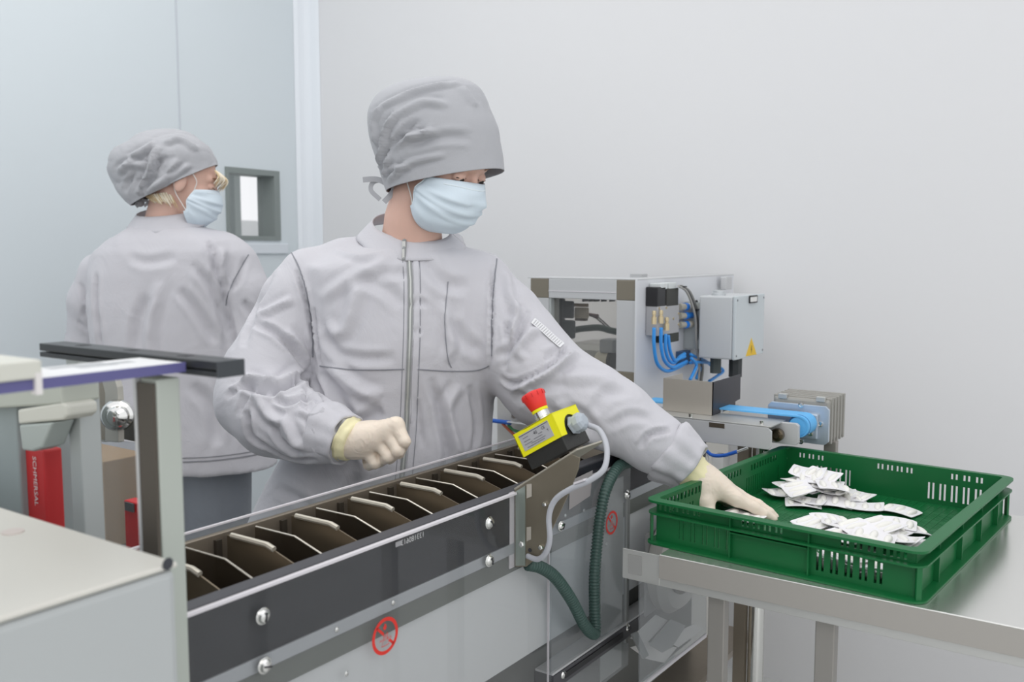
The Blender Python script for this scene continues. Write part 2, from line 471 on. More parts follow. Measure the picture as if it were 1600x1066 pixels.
# the next room behind the pane
struct('wall_far', MB().box((XW - 2.2, -1, 0), (XW - 2.1, YW + 0.1, 3.4)), WALLR)
cb = thing('storage_cabinet', 'pale cabinet with a grey unit on top, seen through the wall window', 'cabinet', (XW - 1.7, 2.3, 0))
yc = atX(392, 300, XW - 1.6).y
MB().box((XW - 2.05, yc - 0.12, 0), (XW - 1.6, yc + 0.18, 1.40)).build('body', mat('next_room_grey', (190, 196, 196), 0.6), cb, bevel=0.01)
MB().box((XW - 2.0, yc - 0.05, 1.40), (XW - 1.65, yc + 0.1, 1.55)).build('top_unit', mat('next_room_grey2', (206, 208, 208), 0.6), cb, bevel=0.01)
ym = atX(371, 300, XW - 1.0).y
struct('trim_3', MB().box((XW - 1.04, ym - 0.02, 0), (XW - 1.0, ym + 0.02, 3.0)), FRM)

# ================================================================ feeding conveyor in the middle
XF = -0.868
Y0, Y1 = 0.60, 2.06
cv = thing('feeding_conveyor', 'long compartment conveyor with dark side panel and acrylic guard, in front of the workers', 'conveyor', (-0.98, 1.3, 0))
MB().box((-1.10, Y0, 0.60), (-1.090, Y1, 0.948)).build('back_wall', STEEL_DK, cv, bevel=0.001)
MB().box((-1.106, Y0, 0.70), (-1.1015, Y1, 0.956)).build('back_guard', ACR2, cv)
MB().box((-1.1062, Y0, 0.956), (-1.1013, Y1, 0.9585)).build('back_guard_edge', EDGE, cv)
MB().box((-0.899, Y0, 0.85), (-0.874, Y1, 0.951)).build('front_bar', DARKBAR, cv, bevel=0.0015)
MB().box((-1.09, Y0, 0.78), (-0.90, Y1, 0.80)).build('trough_floor', mat('trough_dark', (58, 54, 48), 0.5, 0.3), cv)
MB().box((-0.8735, Y0, 0.8635), (-0.8715, Y1, 0.947)).build('side_panel', PANELDK, cv)
MB().box((-0.8735, Y0, 0.8440), (-0.8705, Y1, 0.8625)).build('side_rail', mat('pale_rail', (176, 180, 184), 0.45, 0.2), cv, bevel=0.0005)
MB().box((-0.88, Y0, 0.812), (-0.8735, Y1, 0.8435)).build('rail_backing', mat('greenish_steel', (120, 124, 120), 0.45, 0.4, var=0.15, vscale=5), cv)
MB().box((-0.886, Y0, 0.645), (-0.878, Y1, 0.8118)).build('skirt_panel', mat('skirt_grey', (206, 209, 210), 0.5, 0.0), cv, bevel=0.001)
MB().box((-1.08, Y0, 0.40), (-0.90, Y1, 0.6445)).build('machine_bed', mat('bed_grey', (112, 114, 112), 0.45, 0.5, var=0.12, vscale=6), cv, bevel=0.002)
for y in (0.75, 1.45, 2.0):
    MB().box((-1.05, y - 0.03, 0.0), (-0.93, y + 0.03, 0.40)).build('leg', ALU_MAT, cv, bevel=0.002)
# compartment plates
def plate_mb(y):
    m = MB(); pr = [(-1.086, .944), (-1.0, .944), (-.905, .917), (-.905, .80), (-1.086, .80)]
    return m.prism([(x, y, z) for x, z in pr], (0, 0.0022, 0))
PM = mat('divider_steel', (128, 116, 98), 0.42, 0.7, var=0.12, vscale=14)
THM = mat('thin_divider_steel', (150, 142, 132), 0.2, 0.95)
CAPM = mat('pale_plate_lip', (196, 190, 176), 0.4, 0.3)
base = None; cap = None; k = 0; y = 0.715
protoP = plate_mb(0.0).build('divider_plate', PM, cv)
protoC = MB().tube([(-1.075, 0, .9455), (-1.0, 0, .9455), (-.985, 0.0, .9415)], 0.0042, 8).build('plate_lip', CAPM, protoP, smooth=True)
protoT = plate_mb(0.0).build('thin_divider', THM, cv)
protoE = MB().tube([(-1.084, 0.0005, .9445), (-1.0, 0.0005, .9445), (-.906, 0.0005, .9175)], 0.0014, 6).build('bright_edge', mat('bright_edge', (214, 208, 196), 0.3, 0.5), protoT)
protoL = MB().prism([(-1.085, 0.004, .928), (-.905, 0.004, .898), (-.905, 0.03, .889), (-1.085, 0.03, .919)], (0, 0, 0.0018)).build('slanted_ledge', THM, cv)
first = {}
def put(proto, y, kids=()):
    if proto.name not in first: o = proto; first[proto.name] = 1
    else:
        o = proto.copy(); COL.objects.link(o); o.parent = proto.parent
        for c in kids:
            d = c.copy(); COL.objects.link(d); d.parent = o
    o.location.y = y
for i in range(8):
    put(protoP, 0.715 + 0.1213 * i, (protoC,)); put(protoT, 0.7655 + 0.1213 * i, (protoE,)); put(protoL, 0.7700 + 0.1213 * i)
for c in (protoC, protoE): pass
# posts on the back wall beside each pale plate
wp = MB().box((-1.090, -0.005, 0.80), (-1.084, 0.005, 0.941)).build('wall_rib', mat('rib_dark', (70, 64, 56), 0.5, 0.4), cv)
for i in range(8): put(wp, 0.700 + 0.1213 * i)
# guards and their bright edges
GY = atX(857, 940, XF + 0.003).y
MB().box((XF, Y0, 0.50), (XF + 0.004, GY, 0.947)).build('front_guard', ACR, cv)
e = MB(); e.box((XF - 0.003, Y0, 0.947), (XF + 0.004, 1.252, 0.9505)); e.box((XF + 0.0, GY, 0.50), (XF + 0.004, GY + 0.0014, 0.858))
e.build('guard_edge', EDGE, cv)
MB().box((XF + 0.002, GY + 0.006, 0.50), (XF + 0.006, 1.655, 0.925)).build('right_guard', ACR2, cv)
MB().box((XF - 0.003, 1.30, 0.9265), (XF + 0.004, 1.655, 0.929)).build('right_guard_edge', EDGE, cv)
lf = [atX(866, 703, XF + 0.004)]
MB().prism([atX(890, 752, XF + .0065), atX(926, 735, XF + .0065), atX(922, 775, XF + .0065), atX(889, 797, XF + .0065)], (0.0004, 0, 0)).build('type_plate', mat('pale_type_plate', (150, 146, 146), 0.5), cv)
def bolt(p, r=0.0105, par=cv, axis=(1, 0, 0), slot=0.4):
    p = Vector(p); a = Vector(axis).normalized()
    b = MB().lathe(p, a, [(r, 0), (r, 0.0014), (r * 0.94, 0.002)], 24).lathe(p, a, [(r * 0.8, 0.0018), (r * 0.8, 0.0030), (r * 0.62, 0.0058), (r * 0.3, 0.0072), (0.0001, 0.0074)], 24).build('bolt', CHROME, par, smooth=True, angle=0.5)
    u = a.orthogonal().normalized(); v = a.cross(u); d = u * math.cos(slot) + v * math.sin(slot)
    MB().obox(p + a * 0.0073, d * r * 0.55, a * 0.0009, a.cross(d) * r * 0.09).build('slot', INK, b)
    return b
for x, yy, s in ((410, 963, .7), (413, 1040, 2.1), (764, 817, 1.4), (764, 876, 1.0), (876, 822, .3), (979, 773, .9), (979, 981, .2), (878, 1054, .8), (875, 776, 1.9)):
    bolt(atX(x, yy, XF + (0.004 if x < 800 else 0.0065)), 0.0105 if x < 800 else 0.0098, slot=s)
for x, yy in ((526, 984), (614, 942), (541, 1053), (947, 851), (883, 806), (912, 798)):
    MB().lathe(atX(x, yy, XF - 0.002), (1, 0, 0), [(0.004, 0), (0.004, 0.001), (0.002, 0.0025), (0.0001, 0.0026)], 14).build('small_screw', CHROME, cv, smooth=True)
# prohibition stickers
def sticker(cx_, cy_, r, X, lab):
    c = atX(cx_, cy_, X); n = 40; mb = MB()
    for rr in ((r, r * 0.80),):
        ring0 = [c + Vector((0, math.cos(2 * math.pi * i / n) * rr[0], math.sin(2 * math.pi * i / n) * rr[0])) for i in range(n)]
        ring1 = [c + Vector((0, math.cos(2 * math.pi * i / n) * rr[1], math.sin(2 * math.pi * i / n) * rr[1])) for i in range(n)]
        mb.add(ring0 + ring1, [(i, (i + 1) % n, n + (i + 1) % n, n + i) for i in range(n)])
    def bar(a, b, w_):
        a, b = Vector((0,) + a) * r, Vector((0,) + b) * r; d = (b - a).normalized(); s_ = Vector((0, -d.z, d.y)) * w_ * r
        mb.add([c + a + s_, c + a - s_, c + b - s_, c + b + s_], [(0, 1, 2, 3)])
    bar((-.62, .60), (-.12, .12), .075); bar((.30, -.30), (.62, -.60), .075)
    flame = [(-.10, .34), (-.17, .50), (-.06, .58), (-.02, .70), (.08, .60), (.12, .48), (.04, .34)]
    mb.add([c + Vector((0, a * r, b * r)) for a, b in flame], [tuple(range(len(flame)))])
    bar((-.1, .2), (-.1, -.1), .012); bar((.15, .2), (.15, -.1), .012); bar((-.1, -.1), (-.3, -.52), .012); bar((.15, -.1), (.3, -.52), .012); bar((-.3, -.52), (.3, -.52), .018)
    o = mb.build('warning_sticker', REDINK, cv, label=lab)
    text('sticker_text', 'NO', REDINK, o, c + Vector((0.0002, .02 * r, .02 * r)), (0, 1, 0), (0, 0, 1), r * 0.26)
    text('sticker_text', 'ALCOHOL', REDINK, o, c + Vector((0.0002, .02 * r, -.18 * r)), (0, 1, 0), (0, 0, 1), r * 0.2)
sticker(602, 994, 0.0265, XF + 0.0046, 'large red round prohibition sticker')
sticker(956, 817, 0.0235, XF + 0.0068, 'smaller red round prohibition sticker')
# number printed on the far side of the sheet (it reads mirrored)
p0 = atX(608 + 22, 848, XF - 0.0003); pc = atX(645, 842, XF + 0.0044); 
text('printed_number', '133180613', mat('pale_print', (196, 196, 196), 0.5), cv, pc, (0, -1, -0.012), (0, 0, 1), 0.0115)
pq = atX(622.5, 850, XF + 0.0044)
MB().obox(pq, (0.0001, 0, 0), (0, 0.006, 0), (0, 0, 0.0036)).build('printed_patch', mat('pale_print2', (150, 150, 152), 0.5), cv)
# steel column with brackets near the right end, lower rail
MB().box((-0.872, 1.552, 0.5), (-0.8695, 1.640, 0.90)).build('column_plate', STEEL, cv, bevel=0.0005)
MB().box((-0.869, 1.645, 0.55), (-0.862, 1.655, 0.86)).build('column_edge', STEEL, cv)
MB().box((-0.90, 1.36, 0.563), (-0.858, 2.05, 0.590)).build('lower_rail', mat('dark_rail', (84, 84, 88), 0.35, 0.5), cv, bevel=0.001)
MB().box((-0.898, 1.36, 0.5905), (-0.860, 2.05, 0.5945)).build('rail_cap', ALU, cv)
MB().box((-0.8585, 1.40, 0.572), (-0.8560, 1.62, 0.583)).build('rail_slot', mat('slot_dark', (40, 40, 42), 0.5), cv)
MB().lathe((-0.84, 1.80, 0.70), (1, 0, -0.1), [(0.115, 0), (0.12, 0.01), (0.12, 0.03), (0.105, 0.045), (0.0001, 0.046)], 40).build('wheel_cover', mat('pale_casting', (182, 180, 176), 0.4), cv, smooth=True)
MB().lathe((-0.80, 1.78, 0.70), (1, 0, -0.1), [(0.07, 0), (0.07, 0.012), (0.05, 0.02), (0.0001, 0.02)], 32).build('drive_wheel', mat('brown_rubber', (104, 98, 92), 0.5), cv, smooth=True)
# bracket carrying the stop button
BY = 1.255
g = [(804, 766), (893, 710), (906, 716), (903, 735), (887, 775), (866, 820), (845, 866), (822, 886), (804, 886)]
gp = [atY(a, b, BY) for a, b in g]
BRK = mat('bracket_steel', (142, 134, 118), 0.42, 0.7, var=0.1, vscale=12)
br = MB().prism(gp, (0, 0.0025, 0)).build('stop_bracket', BRK, cv, bevel=0.0006)
a0 = atY(804, 766, BY); a1 = atY(894, 709, BY); dz = (a1 - a0).normalized(); nn = Vector((-dz.z, 0, dz.x))
MB().prism([a0, a1 + dz * 0.012, a1 + dz * 0.012 + nn * 0.003, a0 + nn * 0.003], (0, 0.095, 0)).build('bracket_shelf', mat('shelf_edge_steel', (186, 180, 166), 0.4, 0.5), br, bevel=0.0008)
MB().box((atY(803, 800, BY).x - 0.001, BY - 0.014, atY(804, 886, BY).z), (atY(803, 800, BY).x + 0.001, BY, atY(804, 768, BY).z)).build('bracket_flange', EDGE, br)
MB().prism([atY(806, 768, BY - .0006), atY(821, 759, BY - .0006), atY(821, 884, BY - .0006), atY(806, 884, BY - .0006)], (0, -0.001, 0)).build('bracket_fold', mat('pale_green_steel', (160, 170, 162), 0.35, 0.6), br)
for x, yy, r in ((816, 850, .0055), (846, 855, .0045), (852, 788, .0045)):
    MB().lathe(atY(x, yy, BY), (0, -1, 0), [(r, 0), (r, 0.004), (r * .7, 0.006), (.0001, .0062)], 6).build('hex_bolt', CHROME, br)
for x0, y0_, x1, y1_ in ((823, 757, 831, 779), (823, 824, 830, 846)):
    MB().prism([atY(x0, y0_, BY - .0008), atY(x1, y0_ - 1, BY - .0008), atY(x1, y1_ - 3, BY - .0008), atY(x0, y1_, BY - .0008)], (0, -0.0004, 0)).build('slot_hole', mat('slot_light', (172, 166, 156), 0.5), br)
MB().lathe(atY(828, 860, BY - .001), (0, -1, 0), [(0.0035, 0), (0.0035, 0.0006), (0.0001, 0.0006)], 16).build('bolt_hole', INK, br)

# ================================================================ emergency stop box
TL, TR_, BL = atY(801, 680, BY - .004), atY(861.5, 645.5, BY - .004), atY(815, 716, BY - .004)
lx = (TR_ - TL); LW = lx.length; lx.normalize(); ly = Vector((0, 1, 0)); lz = Vector((-lx.z, 0, lx.x))
ly = Vector((0, 0.985, 0.06)).normalized()
HY = 0.0415; DP = 0.076; HB = 0.026
es = thing('emergency_stop_box', 'yellow and black emergency stop box with red mushroom button on a steel bracket', 'stop button', a0)
o_ = TL
def P3(a, b, c): return o_ + lx * a + ly * b + lz * c
cvr = MB(); W1 = 0.0
# yellow hood: front face, top and side (side with an arched cut-out)
arch = [(0.022 + 0.021 * math.cos(a) + 0.006, -HY + 0.0 + 0.028 * math.sin(a)) for a in [math.pi - math.pi * i / 12 for i in range(13)]]
side = [(0, -HY), (0, 0), (DP, 0), (DP, -HY * 0.55)] + [(0.0 + DP * 0.93, -HY * 0.62)]
side = [(0, -HY), (0, 0), (DP, 0), (DP, -HY)] + [(DP * 0.55 + DP * 0.33 * math.cos(a), -HY + HY * 0.72 * math.sin(a)) for a in [math.pi * i / 12 for i in range(13)]]
t_ = 0.0025
cvr.prism([P3(LW - t_, b, c) for b, c in side], lx * t_)
cvr.prism([P3(0, b, c) for b, c in side], lx * t_)
cvr.obox(P3(LW / 2, DP / 2, -t_ / 2), lx * LW / 2, ly * DP / 2, lz * t_ / 2)
cvr.obox(P3(LW / 2, t_ / 2, -HY / 2), lx * LW / 2, ly * t_ / 2, lz * HY / 2)
cvr.obox(P3(LW / 2, DP - t_ / 2, -HY / 2), lx * LW / 2, ly * t_ / 2, lz * HY / 2)
cvr.build('yellow_hood', YELLOW, es, bevel=0.0008)
MB().obox(P3(LW / 2, DP / 2, -HY / 2 - HB / 2 - 0.0015), lx * (LW / 2 - 0.003), ly * (DP / 2 - 0.003), lz * (HY / 2 + HB / 2 - .003)).build('base_box', mat('black_box', (44, 44, 42), 0.42, bump=0.2, bscale=400), es, bevel=0.0015)
MB().obox(P3(LW * 0.48, -0.0004, -HY * 0.49), lx * LW * 0.37, ly * 0.0004, lz * HY * 0.33).build('rating_label', LABELG, es)
lt = lambda s, a, c, sz: text('label_text', s, INK, es, P3(LW * a, -0.0012, -HY * c), lx, lz, sz)
lt('40', .50, .36, 0.008); lt('C\u20ac'.replace('\u20ac', 'E'), .70, .34, 0.0065); lt('T', .78, .52, 0.006)
for i, (a, c, ln) in enumerate(((.25, .34, .14), (.26, .48, .16), (.27, .60, .2), (.52, .56, .22), (.50, .66, .36), (.42, .74, .44), (.6, .46, .1))):
    MB().obox(P3(LW * a, -0.0011, -HY * c), lx * LW * ln / 2, ly * 0.0001, lz * 0.0005).build('label_line', mat('label_ink', (120, 120, 124), 0.6), es)
MB().obox(P3(LW * 0.48, -0.0011, -HY * .21), lx * LW * .37, ly * 0.0001, lz * 0.0004).build('label_line', INK, es)
bc = P3(LW / 2, DP / 2, 0)
MB().lathe(bc, lz, [(0.0125, 0), (0.0125, 0.004), (0.0135, 0.0045), (0.0135, 0.014), (0.012, 0.0145)], 28).build('collar', CHROME, es, smooth=True, angle=0.5)
MB().lathe(bc, lz, [(0.0135, 0.0143), (0.0142, 0.0146), (0.0148, 0.019), (0.0142, 0.0194)], 28).build('yellow_ring', YELLOW, es, smooth=True, angle=0.5)
bt = MB().lathe(bc, lz, [(0.0140, 0.0196), (0.0150, 0.021), (0.0185, 0.036), (0.0205, 0.043), (0.0207, 0.047), (0.0185, 0.0495), (0.010, 0.0515), (0.0001, 0.052)], 36).build('mushroom_button', RED, es, smooth=True, angle=0.9)
u_ = lx; v_ = lz.cross(u_)
gr = MB()
for i in range(12):
    a = 2 * math.pi * i / 12; d = u_ * math.cos(a) + v_ * math.sin(a)
    gr.obox(bc + lz * 0.0435 + d * 0.0206, d * 0.0006, lz.cross(d) * 0.0006, lz * 0.0035)
gr.build('grip_ribs', mat('red_rib', (196, 36, 34), 0.45), bt)
gc = P3(LW, DP * 0.55, -HY * 0.78)
gl = MB().lathe(gc, lx, [(0.0165, 0), (0.0165, 0.003), (0.0150, 0.0035), (0.0150, 0.008)], 6)
gl.lathe(gc, lx, [(0.0155, 0.0085), (0.0160, 0.009), (0.0160, 0.018), (0.014, 0.022), (0.009, 0.0255), (0.0062, 0.026)], 8)
gl.build('cable_gland', GLANDG, es, smooth=True, angle=0.4)
cpts = [gc + lx * 0.02]
cpts += [atY(x, y, yy) for x, y, yy in ((918, 664, 1.30), (937, 673, 1.29), (948, 700, 1.27), (944, 732, 1.25), (921, 751, 1.24), (892, 764, 1.235), (868, 781, 1.235), (858, 806, 1.236), (859, 842, 1.24), (853, 864, 1.243), (840, 874, 1.246), (824, 869, 1.25))]
MB().tube(spline(cpts, 10), 0.0047, 10).build('cable', CABLEG, es, smooth=True, angle=None)
MB().obox(atY(907, 752, 1.237), Vector((0.009, 0, 0.0042)), Vector((0, 0.006, 0)), Vector((-0.0007, 0, 0.0014))).build('cable_clip', EDGE, es)

# green corrugated conduit
hp = [atX(x, y, X) for x, y, X in ((984, 722, -.862), (966, 730, -.850), (948, 762, -.845), (939, 800, -.845), (933, 850, -.845), (929, 900, -.845), (929, 950, -.845), (930, 985, -.842), (925, 990, -.836), (912, 975, -.832), (893, 938, -.834), (868, 903, -.838), (845, 887, -.843), (824, 882, -.850))]
tag(corrugated(hp, 0.0112).build('corrugated_conduit', HOSEG, None, smooth=True, angle=None), 'dark green corrugated conduit looping down beside the round red sticker', 'hose')

# ================================================================ steel table
ZT = 0.835
tb = thing('steel_table', 'stainless steel work table under the green crate', 'table', (-0.1, 1.7, 0))
TX0 = atY(1030, 866, 1.414).x; TX1 = 0.75; TY0 = 1.414; TY1 = atZ(1590, 806, ZT).y
MB().box((TX0, TY0, ZT - 0.0025), (TX1, TY1, ZT)).build('tabletop', STEEL_TBL, tb, bevel=0.001)
MB().box((TX0, TY0, 0.793), (TX1, TY0 + 0.002, ZT - .0024)).build('front_apron', mat('apron_steel', (176, 172, 166), 0.45, 0.5, bump=0.05, bscale=40, brushed=(1, 1, 20)), tb)
MB().box((TX0 - 0.072, TY0 + 0.004, 0.778), (TX1, TY0 + 0.03, 0.792)).build('frame_rail', STEEL, tb, bevel=0.001)
MB().box((TX0 - 0.072, TY0 + 0.003, 0.780), (TX0 - 0.0005, TY0 + 0.006, 0.832)).build('apron_end', STEEL, tb, bevel=0.0005)
MB().box((TX0 - 0.060, TY0 + 0.0015, 0.790), (TX0 - 0.034, TY0 + 0.0028, 0.824)).build('cut_out', mat('cut_out_grey', (150, 150, 148), 0.5), tb)
MB().box((TX0, TY1 - 0.002, 0.793), (TX1, TY1, ZT - .0024)).build('rear_apron', STEEL, tb)
MB().box((TX1 - 0.002, TY0 + 0.002, 0.793), (TX1, TY1 - 0.002, ZT - .0024)).build('side_apron', STEEL, tb)
for a, b, y0 in ((1105, 1131, 1.43), (1273, 1304, 1.43)):
    x0 = atY(a, 1000, y0).x; x1 = atY(b, 1000, y0).x
    MB().box((x0, y0, 0.0), (x1, y0 + 0.022, 0.778)).build('leg', mat('leg_steel', (150, 147, 142), 0.4, 0.4), tb, bevel=0.002)
MB().box((TX1 - 0.05, 1.43, 0), (TX1 - .005, 1.475, 0.778)).build('leg', STEEL, tb, bevel=0.002)
MB().box((TX1 - 0.05, TY1 - .05, 0), (TX1 - .005, TY1 - .005, 0.793)).build('leg', STEEL, tb, bevel=0.002)
MB().box((atY(1109, 1000, TY1 - .03).x, TY1 - .03, 0), (atY(1125, 1000, TY1 - .03).x, TY1 - .01, 0.793)).build('leg', STEEL, tb, bevel=0.002)

# ================================================================ green crate
CC = Vector((-0.4715, 1.736, 0)); th = -0.0785
cu, cvv = Vector((math.cos(th), math.sin(th), 0)), Vector((-math.sin(th), math.cos(th), 0))
ZR, ZM, ZB = 0.915, 0.8925, ZT + 0.0005
CW, CD = 0.2375, 0.300
ct = thing('plastic_crate', 'shallow green slotted plastic crate holding white blister packs', 'crate', (CC.x, CC.y, ZB))
def CP(a, b, z): return CC + cu * a + cvv * b + ZZ * z
def wall(side, holes, t=0.003, inset=0.018, z0=ZB + 0.002, z1=ZR, sub=None):
    """slotted wall built cell by cell round real openings; holes = (u0, u1, z0, z1) in metres along the wall"""
    mb = MB()
    if side in 'fb': half = CW - inset; d = -(CD - inset) if side == 'f' else CD - inset
    else: half = CD - inset; d = -(CW - inset) if side == 'l' else CW - inset
    us = sorted({-half, half} | {h[0] for h in holes} | {h[1] for h in holes}); zs = sorted({z0, z1} | {h[2] for h in holes} | {h[3] for h in holes})
    for i in range(len(us) - 1):
        run = None
        for j in range(len(zs) - 1):
            uc, zc = (us[i] + us[i + 1]) / 2, (zs[j] + zs[j + 1]) / 2
            inside = any(h[0] < uc < h[1] and h[2] < zc < h[3] for h in holes)
            if not inside and run is None: run = zs[j]
            if (inside or j == len(zs) - 2) and run is not None:
                top = zs[j] if inside else zs[j + 1]
                if side in 'fb': c = CP((us[i] + us[i + 1]) / 2, d, (run + top) / 2); ex, ey = cu * (us[i + 1] - us[i]) / 2, cvv * t / 2
                else: c = CP(d, (us[i] + us[i + 1]) / 2, (run + top) / 2); ex, ey = cvv * (us[i + 1] - us[i]) / 2, cu * t / 2
                mb.obox(c, ex, ey, ZZ * (top - run) / 2); run = None
    return mb
def pairs(c0, n, step, z0, z1, w_=0.0042, gap=0.0085):
    r = []
    for i in range(n):
        c = c0 + i * step
        r += [(c, c + w_, z0, z1), (c + gap, c + gap + w_, z0, z1)]
    return r
hf = pairs(-0.190, 3, 0.021, .8985, .9085) + pairs(-0.058, 4, 0.0195, .8965, .9080) + pairs(0.108, 3, 0.0205, .8965, .9080)
hf += pairs(0.070, 5, 0.0225, .849, .884) + [(0.172 + i * 0.010, 0.177 + i * 0.010, .8955, .909) for i in range(4)]
hf += [(-0.215 + i * 0.010, -0.2105 + i * 0.010, .8955, .910) for i in range(3)]
hf += pairs(-0.175, 5, 0.0225, .850, .884, 0.0022, 0.0075)
wf = wall('f', hf).build('front_wall', GREEN, ct)
hb = pairs(-0.190, 3, 0.021, .897, .9075) + pairs(-0.020, 4, 0.0195, .8965, .9080) + pairs(0.125, 3, 0.0230, .8965, .9080)
hb += pairs(-0.150, 4, 0.021, .850, .884) + pairs(0.082, 5, 0.0220, .850, .884)
wall('b', hb).build('back_wall', GREEN, ct)
hs = [(-0.255 + i * 0.0135, -0.2475 + i * 0.0135, .896, .9085) for i in range(38) if i % 13 < 10]
hs2 = [(-0.24 + i * 0.0105, -0.2365 + i * 0.0105, .850, .884) for i in range(46) if (i % 15) < 9]
wall('l', hs + hs2).build('left_wall', GREEN, ct)
wall('r', []).build('right_wall', GREEN, ct)
def rounded(hw, hd, r, z, n=6):
    pts = []
    for sx, sy, a0_ in ((1, 1, 0), (-1, 1, 90), (-1, -1, 180), (1, -1, 270)):
        for k in range(n + 1):
            a = math.radians(a0_ + 90 * k / n); pts.append(CP(sx * (hw - r) + r * math.cos(a), sy * (hd - r) + r * math.sin(a), z))
    return pts
def flange(name, hw, hd, inn, z, t, droop=0.0):
    o1, i1 = rounded(hw, hd, 0.022, z - droop), rounded(hw - inn, hd - inn, 0.012, z)
    o0, i0 = rounded(hw, hd, 0.022, z - droop - t), rounded(hw - inn, hd - inn, 0.012, z - t)
    n = len(o1); fs = []
    for i in range(n):
        j = (i + 1) % n
        fs += [(i, j, n + j, n + i), (2 * n + j, 2 * n + i, 3 * n + i, 3 * n + j), (j, i, 2 * n + i, 2 * n + j), (n + i, n + j, 3 * n + j, 3 * n + i)]
    return link_mesh(name, o1 + i1 + o0 + i0, fs, GREEN, ct, smooth=True, angle=0.5)
flange('top_rim', CW, CD, 0.018, ZR + 0.001, 0.004, 0.001)
flange('middle_flange', CW - 0.001, CD - 0.001, 0.016, ZM, 0.003)
flange('bottom_flange', CW, CD, 0.018, ZB + 0.0055, 0.0035, 0.002)
def ribs(name, mb): return mb.build(name, GREEN, ct)
for a in (-0.075, 0.060):
    for sgn in (-1, 1):
        MB().obox(CP(a, sgn * (CD - 0.0125), (ZB + ZR) / 2), cu * 0.0012, cvv * 0.0045, ZZ * (ZR - ZB) / 2 * 0.96).build('rib', GREEN, ct)
for b in (-0.19, -0.055, 0.075, 0.20):
    for sgn in (-1, 1):
        MB().obox(CP(sgn * (CW - 0.0125), b, (ZB + ZR) / 2), cu * 0.0045, cvv * 0.0012, ZZ * (ZR - ZB) / 2 * 0.96).build('rib', GREEN, ct)
for sx in (-1, 1):
    for sy in (-1, 1):
        MB().obox(CP(sx * (CW - 0.011), sy * (CD - 0.011), (ZB + ZM) / 2), (cu * sx + cvv * sy) * 0.0015, (cu * sx - cvv * sy) * 0.003, ZZ * (ZM - ZB) / 2 * 0.95).build('corner_gusset', GREEN, ct)
MB().obox(CP(-.0075, -(CD - 0.0105), ZM - 0.008), cu * 0.066, cvv * 0.006, ZZ * 0.001).build('handle_ledge', GREEN, ct)
gb = MB(); HW, HD = CW - 0.018, CD - 0.018; zf = ZB + 0.004
n = 74
for i in range(n):
    b = -HD + 2 * HD * (i + .5) / n
    gb.obox(CP(0, b, zf), cu * HW, cvv * (0.0030 if i % 8 else 0.0042), ZZ * 0.0012)
for i in range(30):
    a = -HW + 2 * HW * (i + .5) / 30
    gb.obox(CP(a, 0, zf + 0.0004), cu * (0.0009 if i % 5 else 0.002), cvv * HD, ZZ * 0.0013)
gb.build('lattice_floor', GREEN, ct)['kind'] = 'stuff'

# ================================================================ blister packs
def pack_mesh(name='blister_pack', w_=0.070, h_=0.054, bumps=3, bend=0.004, under=True):
    r = 0.004; pts = []
    for sx, sy, a0_ in ((1, 1, 0), (-1, 1, 90), (-1, -1, 180), (1, -1, 270)):
        for k in range(4):
            a = math.radians(a0_ + 30 * k); pts.append((sx * (w_ / 2 - r) + r * math.cos(a), sy * (h_ / 2 - r) + r * math.sin(a)))
    nx, ny = 10, 8; vs = []; fs = []
    def zb(x, y): return bend * ((2 * x / w_) ** 2 - 0.4) + bend * 0.3 * (2 * y / h_) * (2 * x / w_)
    for s_ in (0, 1):
        for j in range(ny + 1):
            for i in range(nx + 1):
                x = -w_ / 2 + w_ * i / nx; y = -h_ / 2 + h_ * j / ny
                if i in (0, nx) and j in (0, ny): x *= 0.965; y *= 0.955
                vs.append((x, y, zb(x, y) + (0.0005 if s_ else -0.0005)))
    N = (nx + 1) * (ny + 1)
    for j in range(ny):
        for i in range(nx):
            a = j * (nx + 1) + i; q = (a, a + 1, a + nx + 2, a + nx + 1)
            fs.append(tuple(k + N for k in q)); fs.append(q[::-1])
    ring = [i for i in range(nx + 1)] + [j * (nx + 1) + nx for j in range(1, ny + 1)] + [ny * (nx + 1) + i for i in range(nx - 1, -1, -1)] + [j * (nx + 1) for j in range(ny - 1, 0, -1)]
    for k in range(len(ring)):
        a, b = ring[k], ring[(k + 1) % len(ring)]; fs.append((a, b, b + N, a + N))
    card = (vs, fs)
    bm_ = MB()
    for k in range(bumps):
        x = -w_ / 2 + w_ * (k + 0.5) / bumps
        for sg in ((1, -1) if under else (1,)):
            ring_ = []
            for t in range(9):
                f = t / 8; L = h_ * 0.36; y = -L + 2 * L * f
                wdt = 0.0068 * math.sin(math.pi * min(1, max(0.0, f * 0.9 + 0.05))) ** 0.55; hh = 0.0056 * math.sin(math.pi * (0.04 + f * 0.92)) ** 0.5
                ring_.append([(x + wdt * math.cos(a), y, zb(x, y) + sg * hh * math.sin(a)) for a in [math.pi * q / 8 for q in range(9)]])
            bm_.rings(ring_, True, True, closed=True)
    o = link_mesh(name, vs, fs, PAPER, None, smooth=True, angle=0.6)
    p = bm_.build('pockets', PILL, o, smooth=True, angle=1.0)
    return o
packs = [pack_mesh(bend=0.003), pack_mesh(bend=-0.004, bumps=3), pack_mesh(bend=0.006, bumps=3)]
usedp = set(); ZF = ZB + 0.006
